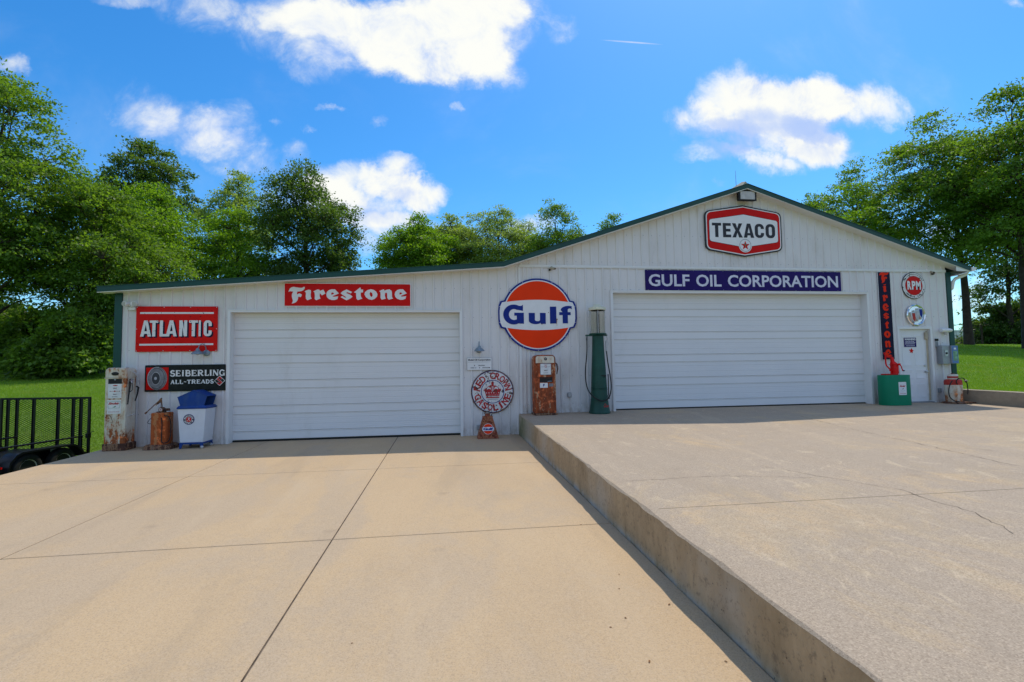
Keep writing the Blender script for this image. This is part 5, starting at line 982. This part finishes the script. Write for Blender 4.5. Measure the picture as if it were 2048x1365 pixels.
# green oil tank with a red hand pump
o = thing('oil_tank', 'smooth green oil tank with a small white label, standing left of the side door', 'oil tank', (11.93, -.38, .491))
mb = MB(); tk = [(.392*cos(a)*(abs(cos(a))**-.35 if abs(cos(a)) > .05 else 1)*.98 if 0 else .392*math.copysign(abs(cos(a))**.62, cos(a)), .235*math.copysign(abs(sin(a))**.8, sin(a))) for a in [2*pi*i/56 for i in range(56)]]
mb.loft([[(x*k, y*k, z) for x, y in tk] for z, k in ((0, 1), (.01, 1.005), (.79, 1), (.80, .99))], 'tank_green'); mb.put('tank', o)
mb = MB(); mb.prism(rrect(.035, .26, .275, .615, .02), -.242, -.234, 'enamel_white'); lb = mb.put('label_plate', o, loc=(-.135, 0, 0))
mb = MB(); text_fit(mb, 'Sinclair', .06, .235, .485, .535, -.244, 'inkred', .04, .35); mb.flat([[(.12, .425), (.16, .425), (.18, .45), (.165, .45), (.14, .437)]], -.244, 'inkgreen'); stroke(mb, [(.06, .56), (.235, .56)], .003, -.244, 'inkgreen'); stroke(mb, arc(.148, .41, .07, .03, 200, 340, 8), .003, -.244, 'inkgreen'); text_fit(mb, 'GASOLINE', .055, .24, .31, .325, -.244, 'inkred', .03); mb.put('plate_lettering', lb, smooth=0)
o = thing('hand_pump', 'bright red hand pump with crank and spout on top of the green oil tank', 'hand pump', (11.93, -.38, 1.292))
mb = MB(); mb.box(-.29, .07, -.09, .09, 0, .032, 'red_gloss'); mb.put('base', o, bevel=.008)
mb = MB(); mb.loft([[(x*k+dx, y*k, z) for x, y in dshape(.085, .065, .03)] for z, k, dx in ((.03, 1, .045), (.27, .98, .045), (.31, .86, .03), (.36, .52, -.0), (.44, .42, -.015), (.475, .38, -.015))], 'red_gloss'); mb.box(-.05, .0, -.075, .075, .10, .12, 'red_gloss'); mb.box(-.05, .14, -.075, .075, .27, .285, 'red_gloss'); mb.put('pump_body', o, bevel=.004)
mb = MB(); mb.tube([(-.22, 0, .485), (-.10, 0, .478), (-.015, 0, .47)], .014, 'red_gloss'); mb.tube([(-.015, 0, .46), (-.015, 0, .53)], .007, 'red_gloss'); mb.tube([(-.21, 0, .48), (-.205, 0, .30), (-.19, 0, .25), (-.10, 0, .16), (-.06, 0, .10), (-.055, 0, .04)], .018, 'red_gloss', 10); mb.tube([(-.20, 0, .50), (-.235, 0, .60)], [.016, .022], 'red_gloss', 10); mb.put('spout', o)
mb = MB(); mb.disc_y(.115, .28, [(.03, -.07), (.03, -.10)], 'red_gloss', 14); mb.tube([(.115, -.09, .28), (.15, -.10, .23), (.19, -.10, .11)], .013, 'red_gloss'); mb.tube([(.19, -.10, .115), (.235, -.10, .11)], .018, 'dark', 10); mb.put('crank', o)
# rusty white and red tank at the right corner
o = thing('oil_dispenser', 'rusty white tank with a red top band and looped black hose', 'oil dispenser', (13.75, -.38, .492))
mb = MB(); mb.lathe([(.30, 0), (.305, .02), (.28, .045), (.2, .05)], 'rust_dark', 36, sy=.82); mb.box(.1, .36, -.28, -.10, .012, .04, 'rust_dark'); mb.put('base', o)
mb = MB(); mb.lathe([(.196, .05), (.20, .07), (.212, .30), (.212, .50)], 'rust_white2', 36, sy=.85); mb.put('tank', o)
mb = MB(); mb.lathe([(.213, .50), (.214, .505), (.212, .60), (.20, .635), (.17, .65)], 'red_old', 36, sy=.85); mb.put('red_band', o)
mb = MB(); mb.lathe([(.115, .645), (.118, .66), (.118, .77), (.11, .785), (.05, .79)], 'rust_white2', 26, .0); mb.lathe([(.119, .685), (.1195, .69), (.1195, .73), (.119, .735)], 'red_old', 26); mb.lathe([(.04, .79), (.04, .81), (.02, .815)], 'rust_dark', 14); mb.put('canister', o)
mb = MB(); hose(mb, [(-.10, -.2, .52), (-.13, -.2, .60), (-.05, -.2, .675), (.10, -.19, .68), (.20, -.15, .63), (.245, -.12, .57)], .013); hose(mb, [(-.19, -.15, .62), (-.29, -.16, .50), (-.345, -.17, .34), (-.33, -.18, .18), (-.24, -.22, .08), (-.12, -.24, .06)], .013); hose(mb, [(.23, -.13, .62), (.27, -.14, .54), (.285, -.14, .35), (.25, -.16, .24)], .012); mb.put('hose', o)
mb = MB(); mb.tube([(.16, -.17, .61), (.22, -.17, .625), (.26, -.16, .60)], [.02, .016, .02], 'tanblock', 10); mb.put('spout', o)
# ------------------------------------------------------------ utility trailer beside the slab
yaw = -(.1347+.035)            # trailer axis a little right of straight away
tr = thing('utility_trailer', 'black tandem-axle utility trailer with raised mesh ramp gate left of the driveway', 'trailer', (-9.553, .658, -.84), yaw)
# local frame: +Y along the trailer toward the gate, +X toward the slab; origin under the near wheel of the right side
XR = .0; XW = -.12
def wheel(x, y, par):
    s_ = 1 if x > -1 else -1
    wh = bpy.data.objects.new('wheel', None); col.objects.link(wh); wh.parent = par; wh.location = (x, y, .34); wh.rotation_euler.z = 0 if s_ > 0 else pi
    mb = MB(); mb.disc_x(0, 0, 0, [(.20, .06), (.215, .085), (.26, .10), (.31, .095), (.335, .075), (.342, .05), (.342, -.05), (.335, -.075), (.30, -.095), (.22, -.09), (.20, -.07)], 'rubber', 40); mb.put('tire', wh)
    mb = MB(); mb.disc_x(0, 0, 0, [(.212, .072), (.205, .078), (.198, .066), (.186, .03), (.184, -.045)], 'tire_light', 36, False); mb.disc_x(0, 0, 0, [(.045, .055), (.05, .05), (.05, .0), (.18, -.0), (.19, -.03)], 'dark', 24); mb.disc_x(0, 0, 0, [(.20, -.05), (.20, -.07)], 'dark', 24)
    for k in range(5):
        a = 2*pi*k/5; ca, sa = cos(a), sin(a); mb.loft([[(xx, r*ca-wd*sa, r*sa+wd*ca) for xx, wd in ((.0, -.022), (.045, -.014), (.045, .014), (.0, .022))] for r in (.045, .12, .188)], 'tire_grey')
    mb.put('rim', wh)
for x in (0.0, -2.06):
    for y in (0, .86): wheel(x, y, tr)
mb = MB(); Y0, Y1 = -2.4, 1.60
for x in (-.22, -1.90): mb.box(x-.025, x+.025, Y0, Y1, .40, .52, 'blackpaint')
mb.box(-1.9, -.2, Y1-.06, Y1, .38, .50, 'blackpaint'); mb.box(-1.9, -.2, Y0, Y0+.06, .40, .52, 'blackpaint')
for k in range(8): mb.box(-1.9, -.2, Y0+.3+k*.48, Y0+.36+k*.48, .42, .50, 'blackpaint')
mb.put('frame', tr, bevel=.004)
mb = MB(); mb.box(-1.93, -.19, Y0, Y1, .52, .56, 'blackpaint'); mb.put('deck', tr)
mb = MB()
for x in (-.16, -1.94): 
    mb.tube([(x, Y0, .865), (x, Y1+.02, .865)], .022, 'blackpaint')
    for y in (Y0+.02, -1.2, -.55, 1.58): mb.box(x-.02, x+.02, y-.02, y+.02, .5, .87, 'blackpaint')
mb.put('side_rail', tr)
for s_, x in ((1, 0.), (-1, -2.06)):
    out_ = [(-.52, .33), (-.47, .56), (-.33, .70), (-.2, .745), (1.06, .745), (1.19, .70), (1.33, .56), (1.38, .42)]
    inn = [(y*1.0, z-.012) for y, z in out_][::-1]; xa, xb = (x-.17, x+.14) if s_ > 0 else (x-.14, x+.17)
    mb = MB(); mb.loft([[(xx, y, z) for xx in (xa, xb) for _ in (0,)]+[(xb, y2, z2), (xa, y2, z2)] for (y, z), (y2, z2) in zip(out_, [(y+.012*(1 if y < .4 else -1), z-.012) for y, z in out_])], 'blackpaint', cap=True)
    mb.loft([[(xb-.006, y, z), (xb+.004, y, z+.004), (xb+.004, y2, z2), (xb-.006, y2, z2)] for (y, z), (y2, z2) in zip(out_, [(y+.03*(1 if y < .4 else -1), z-.035) for y, z in out_])], 'blackpaint')
    mb.add([(xa, .1, .745), (xa, .76, .745), (xa, .76, .42), (xa, .1, .42)], [(0, 1, 2, 3)], 'blackpaint'); mb.put('fender', tr, smooth=40)
mb = MB(); mb.box(-.06, .06, -.62, -.56, .36, .50, 'blackpaint'); mb.box(.06, .075, -.60, -.57, .44, .48, 'red_gloss'); mb.put('marker_lamp', tr)
for y in (0, .86):
    mb = MB(); mb.tube([(-2.0, y, .34), (-.06, y, .34)], .035, 'blackpaint'); mb.put('axle', tr)
mb = MB(); mb.prism([(.15, .40), (.43, .50), (.71, .40), (.68, .37), (.43, .45), (.18, .37)], -.13, -.07, 'blackpaint', 'yz'); mb.put('spring', tr)
# the gate: frame, uprights and expanded mesh
gx0, gx1, gy, gz0, gz1 = -2.50, -.02, 1.68, .40, 1.865
mb = MB(); lean = .03
def gbar(x0, z0, x1, z1, w_, d_=.03): 
    dx, dz = x1-x0, z1-z0; L_ = math.hypot(dx, dz); nx_, nz_ = -dz/L_*w_/2, dx/L_*w_/2
    mb.prism([(x0+nx_, z0+nz_), (x1+nx_, z1+nz_), (x1-nx_, z1-nz_), (x0-nx_, z0-nz_)], gy-d_/2, gy+d_/2, 'blackpaint')
gbar(gx0, gz1, gx1, gz1, .055); gbar(gx0, gz0+.02, gx1, gz0+.02, .05); gbar(gx0+.03, gz0, gx0+.03, gz1, .062, .04); gbar(gx1-.03, gz0, gx1-.03, gz1, .062, .04); mb.put('gate_frame', tr)
for xx in (.10, .20, .385, .655, .822, .905):
    mb = MB(); x = gx0+(gx1-gx0)*xx; mb.box(x-.043, x+.043, gy-.03, gy-.018, gz0, gz1-.01, 'blackpaint'); mb.box(x-.034, x-.028, gy-.05, gy-.018, gz0, gz1-.01, 'blackpaint'); mb.put('gate_upright', tr)
mb = MB(); W_ = gx1-gx0; H_ = gz1-gz0; sl_ = .5; step = .056
def clipline(c_, s_):
    pts = []
    for (x, z) in ((0, c_), (W_, c_+s_*W_)):
        pts.append([x, z])
    (xa, za), (xb, zb) = pts
    out_ = []
    for x, z in ((xa, za), (xb, zb)):
        if z < 0: x = (0-c_)/s_; z = 0
        if z > H_: x = (H_-c_)/s_; z = H_
        out_.append((x, z))
    return out_ if abs(out_[0][0]-out_[1][0]) > .02 and 0 <= min(p[0] for p in out_) and max(p[0] for p in out_) <= W_+1e-6 else None
for s_, off in ((sl_, 0), (-sl_, .004)):
    c_ = -sl_*W_ if s_ > 0 else 0
    while c_ < H_+(0 if s_ > 0 else sl_*W_):
        L_ = clipline(c_, s_)
        if L_:
            (xa, za), (xb, zb) = L_; t_ = .005
            mb.add([(gx0+xa, gy+off, gz0+za-t_), (gx0+xb, gy+off, gz0+zb-t_), (gx0+xb, gy+off, gz0+zb+t_), (gx0+xa, gy+off, gz0+za+t_), (gx0+xa, gy+off+.003, gz0+za-t_), (gx0+xb, gy+off+.003, gz0+zb-t_), (gx0+xb, gy+off+.003, gz0+zb+t_), (gx0+xa, gy+off+.003, gz0+za+t_)], [(0, 1, 2, 3), (7, 6, 5, 4), (0, 4, 5, 1), (3, 2, 6, 7)], 'blackpaint')
        c_ += step
mb.put('gate_mesh', tr, smooth=0)
mb = MB(); mb.tube([(gx1-.02, gy-.05, .86), (gx1+.03, gy-.05, .90), (gx1+.10, gy-.05, .985), (gx1+.16, gy-.05, .985)], .008, 'blackpaint'); mb.box(gx1-.05, gx1+.02, gy-.08, gy+.02, .82, .94, 'blackpaint'); mb.put('gate_latch', tr)
mb = MB(); mb.prism([(-1.9, Y0), (-.2, Y0), (-1.0, Y0-1.4), (-1.1, Y0-1.4)], .42, .50, 'blackpaint', 'xy'); mb.tube([(-1.05, Y0-1.3, .0), (-1.05, Y0-1.3, .8)], .035, 'grey_metal'); mb.put('drawbar', tr)
# ------------------------------------------------------------ litter on the concrete
first = None
for i, (x, y, r, a) in enumerate([(1.45, -6.92, .018, 0), (1.42, -8.20, .016, 1), (1.33, -8.45, .014, 2.2), (1.60, -8.75, .022, .6), (1.22, -8.88, .018, 1.9), (1.08, -8.98, .015, 2.8), (1.62, -9.45, .016, 2.4), (1.18, -9.38, .022, 1.1), (-.6, -8.9, .012, .3), (.25, -9.9, .010, 2), (-1.9, -9.3, .012, 2.6), (1.65, -9.70, .024, 1.4)]):
    if first is None:
        mb = MB(); mb.add([(-1, 0, .15), (-.3, .38, .42), (.5, .30, .36), (1, 0, .1), (.4, -.34, .42), (-.4, -.36, .36), (0, 0, .05)], [(0, 6, 1), (1, 6, 2), (2, 6, 3), (3, 6, 4), (4, 6, 5), (5, 6, 0)], 'dryleaf')
        first = mb.put('fallen_leaf', smooth=0); f_ = first; tag(f_, 'small dry brown leaf lying on the lower slab near the foot of the step', 'leaf', 'dry leaves on the concrete')
    else: f_ = first.copy(); col.objects.link(f_)
    f_.location = (x, y, zl(y)+.001); f_.rotation_euler = (0, 0, a); f_.scale = (r*.7, r*.7, r*.7)
# ------------------------------------------------------------ far fence and shed beyond the right lawn
o = thing('fence_gate', 'small dark wire gate between posts beyond the lawn at the right', 'gate', (41.3, 22.6, zt(41.3, 22.6)), -.75)
mb = MB(); mb.box(-1.0, -.86, -.07, .07, -.3, 1.75, 'bark'); mb.put('post', o); mb = MB(); mb.box(1.2, 1.32, -.06, .06, -.3, 1.6, 'bark'); mb.put('post', o)
mb = MB()
mb.tube([(-.8, 0, .1), (-.8, 0, 1.2)]+[(.2-1.0*cos(a), 0, 1.2+.55*sin(a)) for a in [pi*i/10 for i in range(1, 10)]]+[(1.2, 0, 1.2), (1.2, 0, .1), (-.8, 0, .1)], .022, 'dark', 6)
for i in range(6): mb.tube([(-.55+.28*i, 0, .1), (-.55+.28*i, 0, 1.45)], .010, 'dark', 5)
for i in range(4): mb.tube([(-.8, 0, .3+.28*i), (1.2, 0, .3+.28*i)], .010, 'dark', 5)
mb.put('gate_panel', o)
o = thing('shed', 'low pale-roofed shed far beyond the lawn, seen between tree trunks', 'shed', (61.5, 40, 1.6), -.8)
mb = MB(); mb.box(-4, 4, -2, 2, 0, 1.6, 'siding'); mb.put('wall', o); mb = MB(); mb.prism([(-2.4, 1.55), (0, 2.6), (2.4, 1.55)], -4.3, 4.3, 'tire_light', 'yz'); mb.put('roof', o)
# ------------------------------------------------------------ trees: tapered trunk, limbs and twigs, leaves as small folded blades in sprays
def make_tree(name, label, cat, loc, H, rx, ry, cb, seed, leaf='leaf_mid', n_lobe=16, cl=22, lv=34, ls=.16, trunk=.28, lobe=.42, flat=.4, spray=.75, group=None, top=1.0, lean=(0, 0)):
    """loc base point, H height, rx ry crown half-widths, cb crown base height; lobes of clumps of leaves"""
    rng = np.random.RandomState(seed); rnd = random.Random(seed)
    o = thing(name, label, cat, loc, 0, group)
    cz = (cb+H)/2; rz2 = (H-cb)/2
    # lobe centres spread through the crown, more of them near its skin
    L = []; tries = 0
    while len(L) < n_lobe and tries < 4000:
        tries += 1; v = rng.randn(3); v /= np.linalg.norm(v); rr = rng.uniform(.30, .74)
        p = v*rr
        k = 1-.30*max(0, p[2])*top
        q = np.array([p[0]*rx*k+lean[0]*(p[2]+1)/2, p[1]*ry*k+lean[1]*(p[2]+1)/2, cz+p[2]*rz2])
        if all(np.linalg.norm((q-l[0])/np.array([rx, ry, rz2])) > .30 for l in L): L.append((q, rng.uniform(.75, 1.2)))
    L.append((np.array([lean[0], lean[1], H-lobe*rz2*.8]), .8))
    # wood
    mb = MB(); zt_ = cb+(H-cb)*.72; tp = [(0, 0, -.4)]+[(lean[0]*.5*(i/8)**2+rnd.gauss(0, .04)*trunk*3, lean[1]*.5*(i/8)**2+rnd.gauss(0, .04)*trunk*3, zt_*i/8) for i in range(1, 9)]
    mb.tube(tp, [trunk*1.25]+[trunk*(1.05-.85*(i/8)) for i in range(1, 9)], 'bark', 10); trunk_o = mb.put('trunk', o, smooth=60)
    mb = MB(); nodes = []
    for q, s_ in L:
        z0 = max(cb*.75, min(zt_*.95, q[2]-.55*math.hypot(q[0], q[1])-rnd.uniform(.2, 1.0))); i = min(7, int(z0/zt_*8)); f = z0/zt_*8-i
        a = np.array(tp[i]) if i > 0 else np.array([0, 0, 0.]); b_ = np.array(tp[i+1]); st = a+(b_-a)*f; st[2] = z0
        mid = (st+q)/2+np.array([rnd.gauss(0, .25), rnd.gauss(0, .25), -.10*np.linalg.norm(q-st)+.35])
        pts = [tuple((1-t_)**2*st+2*t_*(1-t_)*mid+t_*t_*q) for t_ in (0, .2, .4, .6, .8, 1)]
        r0_ = trunk*.36*(1.05-.5*z0/zt_); mb.tube(pts, [r0_*(1-.82*k/5) for k in range(6)], 'bark', 6); nodes += [np.array(p) for p in pts[2:]]
    nodes = np.array(nodes)
    # clump centres on each lobe
    C_ = []; 
    for q, s_ in L:
        R_ = lobe*s_*np.array([rx, ry, rz2*.85])
        n = int(cl*s_*s_*1.1)
        v = rng.randn(n, 3); v /= np.linalg.norm(v, axis=1)[:, None]; v[:, 2] = np.where(v[:, 2] < -.35, -v[:, 2]*.8, v[:, 2])
        C_.append(q+v*R_*rng.uniform(.55, 1.12, (n, 1)))
    C_ = np.concatenate(C_); C_ = C_[C_[:, 2] > cb*.8]
    for c_ in C_[::2]:
        d = np.linalg.norm(nodes-c_, axis=1); k = int(np.argmin(d))
        if d[k] > .15: 
            m_ = (nodes[k]+c_)/2+np.array([0, 0, .12]); mb.tube([tuple(nodes[k]), tuple(m_), tuple(c_)], [.022, .014, .006], 'bark', 3)
    mb.put('branches', o, smooth=60)
    # leaves
    n = len(C_); K = rng.randint(int(lv*.6), int(lv*1.4)+1, n); idx = np.repeat(np.arange(n), K); m_ = len(idx)
    sz = (spray*rng.uniform(.6, 1.25, n))[idx]
    off = rng.randn(m_, 3)*.42; off[:, 2] *= flat; outw = C_[idx]-np.array([lean[0]*.5, lean[1]*.5, cz]); outw[:, 2] *= .3; outw /= np.linalg.norm(outw, axis=1)[:, None]+1e-6
    off[:, 2] -= .28*np.sum(off*outw, axis=1)      # sprays droop outward
    P_ = C_[idx]+off*sz[:, None]
    d = rng.randn(m_, 3)*.6+outw*.7; d[:, 2] -= .35; d /= np.linalg.norm(d, axis=1)[:, None]
    nn_ = rng.randn(m_, 3)*.55+np.array([0, 0, 1.]); sd = np.cross(d, nn_); sd /= np.linalg.norm(sd, axis=1)[:, None]+1e-9
    l_ = ls*rng.uniform(.6, 1.35, m_)[:, None]; w_ = l_*.30
    up_ = np.cross(sd, d)*l_*.10
    V = np.stack([P_, P_+d*l_*.45+sd*w_+up_, P_+d*l_, P_+d*l_*.45-sd*w_+up_], 1)
    lf = tri_mesh('crown', V, leaf, o)
    return o
def tree_at(x, y, **k): return make_tree(loc=(x, y, zt(x, y)-.05), **k)
g1 = 'broadleaf trees left of and behind the garage'
tree_at(-25.6, 19.6, name='tree', label='tallest tree, filling the left edge of the photo', cat='tree', H=18.6, rx=6.4, ry=6, cb=2.0, seed=1, leaf='leaf_mid', n_lobe=36, cl=36, lv=44, ls=.19, trunk=.38, lobe=.30, flat=.32, spray=.95, group=g1)
tree_at(-20.6, 20.6, name='tree', label='mid-height leafy tree drooping down to the lawn at the left corner of the building', cat='tree', H=12.2, rx=4.9, ry=4.4, cb=.6, seed=2, leaf='leaf_mid', n_lobe=30, cl=32, lv=42, ls=.18, trunk=.24, lobe=.34, flat=.32, spray=.9, group=g1)
tree_at(-31.3, 43.5, name='tree', label='dark round-topped tree behind the bright green one, left of the building', cat='tree', H=24.2, rx=6.2, ry=5.5, cb=6, seed=3, leaf='leaf_dark', n_lobe=30, cl=32, lv=38, ls=.27, trunk=.42, lobe=.32, flat=.5, spray=.9, group=g1)
tree_at(-21.6, 28.5, name='tree', label='bright yellow-green tree above the left end of the roof', cat='tree', H=14.0, rx=4.9, ry=4.6, cb=2, seed=4, leaf='leaf_bright', n_lobe=24, cl=28, lv=38, ls=.20, trunk=.30, lobe=.32, flat=.38, spray=.85, group=g1)
tree_at(-20.4, 40.0, name='tree', label='pale narrow-topped tree left of the tall dark tree', cat='tree', H=19.8, rx=3.9, ry=3.8, cb=5, seed=5, leaf='leaf_pale', n_lobe=20, cl=24, lv=34, ls=.22, trunk=.30, lobe=.32, flat=.4, spray=.8, group=g1)
tree_at(-16.6, 30.2, name='tree', label='deep green tree below the pale one, above the left garage door', cat='tree', H=12.9, rx=4.2, ry=4, cb=2, seed=6, leaf='leaf_bright', n_lobe=20, cl=26, lv=36, ls=.20, trunk=.28, lobe=.34, flat=.42, spray=.85, group=g1)
tree_at(-11.6, 31.2, name='tree', label='tall dark tree with a full rounded crown above the red black-letter sign', cat='tree', H=17.2, rx=4.9, ry=4.8, cb=3, seed=7, leaf='leaf_dark', n_lobe=26, cl=32, lv=38, ls=.21, trunk=.36, lobe=.30, flat=.5, spray=.8, group=g1)
tree_at(-8.3, 32.8, name='tree', label='small tree at the right foot of the tall dark tree', cat='tree', H=10.6, rx=2.8, ry=2.6, cb=2, seed=8, leaf='leaf_dark', n_lobe=11, cl=24, lv=32, ls=.20, trunk=.2, lobe=.38, flat=.45, spray=.75, group=g1)
tree_at(-38, 30, name='tree', label='tree standing behind the tallest one at the left edge of the photo', cat='tree', H=15, rx=6, ry=5.5, cb=2, seed=9, leaf='leaf_mid', n_lobe=18, cl=28, lv=34, ls=.26, trunk=.35, lobe=.34, flat=.4, spray=1.0, group=g1)
g2 = 'trees showing above the middle of the roof'
tree_at(-2.3, 34.2, name='tree', label='leftmost of the trees above the middle of the roof, ragged and bright green', cat='tree', H=13.6, rx=4.5, ry=3.9, cb=5, top=.1, seed=10, leaf='leaf_bright', n_lobe=34, cl=32, lv=36, ls=.19, trunk=.25, lobe=.27, flat=.4, spray=.8, group=g2)
tree_at(0.6, 38.0, name='tree', label='upright light green tree between the ragged one and the wide pale one', cat='tree', H=15.1, rx=3.9, ry=3.2, cb=6, top=.1, seed=11, leaf='leaf_pale', n_lobe=30, cl=30, lv=34, ls=.20, trunk=.24, lobe=.32, flat=.4, spray=.8, group=g2)
tree_at(5.3, 35.4, name='tree', label='wide pale feathery tree behind the bend in the roof', cat='tree', H=15.2, rx=5.6, ry=4.1, cb=6, top=.1, seed=12, leaf='leaf_pale', n_lobe=40, cl=28, lv=32, ls=.17, trunk=.26, lobe=.28, flat=.35, spray=.8, group=g2)
tree_at(10.4, 32.4, name='tree', label='rounded mid green tree just right of the pale feathery one', cat='tree', H=14.5, rx=3.5, ry=3.4, cb=6, top=.1, seed=13, leaf='leaf_mid', n_lobe=22, cl=22, lv=34, ls=.18, trunk=.26, lobe=.33, flat=.42, spray=.75, group=g2)
tree_at(16.9, 35, name='tree', label='small tree whose tips just clear the rising gable roof', cat='tree', H=14.9, rx=2.6, ry=2.8, cb=6, top=.1, seed=14, leaf='leaf_mid', n_lobe=16, cl=26, lv=24, ls=.19, trunk=.18, lobe=.3, flat=.38, spray=.7, group=g2)
g3 = 'trees right of the garage'
tree_at(37.2, 32.6, name='tree', label='low tree showing just over the right slope of the roof', cat='tree', H=16.4, rx=3.4, ry=3, cb=7, top=.2, seed=15, leaf='leaf_mid', n_lobe=16, cl=18, lv=30, ls=.22, trunk=.22, lobe=.36, flat=.45, spray=.8, group=g3)
tree_at(35.9, 26.6, name='tree', label='open-crowned tree with bare twigs right of the low one', cat='tree', H=17.0, rx=3.0, ry=2.8, cb=5, top=.3, seed=16, leaf='leaf_mid', n_lobe=18, cl=12, lv=30, ls=.20, trunk=.22, lobe=.30, flat=.5, spray=.65, group=g3)
tree_at(38.2, 19.4, name='tree', label='large spreading tree with a dark trunk just right of the building corner', cat='tree', H=17.6, rx=6.6, ry=5.6, cb=4.0, seed=17, leaf='leaf_mid', n_lobe=38, cl=28, lv=42, ls=.19, trunk=.27, lobe=.27, flat=.25, spray=.95, group=g3, lean=(-2.2, 0))
tree_at(36.9, 14.6, name='tree', label='tallest right-hand tree with the thickest trunk at the right edge of the photo', cat='tree', H=17.6, rx=6.4, ry=5.6, cb=4.4, seed=18, leaf='leaf_mid', n_lobe=34, cl=28, lv=42, ls=.19, trunk=.36, lobe=.27, flat=.25, spray=.95, group=g3)
tree_at(48.0, 24, name='tree', label='slim tree in shade between the two big right-hand trunks', cat='tree', H=13, rx=3.6, ry=3.6, cb=1.5, seed=19, leaf='leaf_dark', n_lobe=14, cl=22, lv=32, ls=.22, trunk=.22, lobe=.32, flat=.4, spray=.9, group=g3)
tree_at(32.6, 22.8, name='tree', label='leafy tree filling in behind the right slope of the roof', cat='tree', H=13.6, rx=4.2, ry=3.8, cb=4, seed=20, leaf='leaf_bright', n_lobe=16, cl=24, lv=36, ls=.19, trunk=.24, lobe=.32, flat=.3, spray=.9, group=g3)
g4 = 'bushes under the trees'
for i, (x, y, h_, r, lab) in enumerate([(-31, 24, 4.0, 3.2, 'dark bush under the tallest left tree at the photo edge'), (-26.5, 28, 4.6, 3.4, 'dark bush at the back of the left lawn, left of the fine-leaved one'), (-20.6, 18.6, 3.6, 2.7, 'fine-leaved bush at the back of the left lawn beside the building corner'), (-36, 33, 6, 4.5, 'tall dark bush deep in the shade behind the left lawn'), (-28, 36, 6.5, 5, 'tall dark thicket bush behind the left lawn, nearest the building'),
        (-22.5, 31.5, 5.5, 3.6, 'broad dark bush behind the fine-leaved one at the building corner'), (-33, 28.5, 5, 3.6, 'dark bush at the photo edge behind the left lawn, second from the left'), (-25, 33.5, 6, 4, 'deep shade bush filling the gap under the middle of the left trees'),
        (49.5, 26, 4.2, 3.2, 'dark bush in the shade between the right-hand trunks'), (51, 24, 4.4, 3.6, 'dark bush right of the thick right-hand trunk'), (49.0, 36, 5, 3.4, 'round bush behind the fence gate at the right'),
        (-26.0, 23.5, 4.2, 3.0, 'leafy green bush in the middle of the back edge of the left lawn'), (-29.5, 21.5, 3.4, 2.6, 'low leafy green bush at the left photo edge under the tallest tree'), (60, 31, 6, 5, 'big shaded bush behind the thick right-hand trunk')]):
    make_tree('bush', lab, 'bush', (x, y, zt(x, y)-.1), h_, r, r*.9, -1.0, 40+i, 'leaf_dark' if i not in (2, 11, 12) else 'leaf_mid', 15, 30, 36, .24, .09, .42, .5, .8, g4)
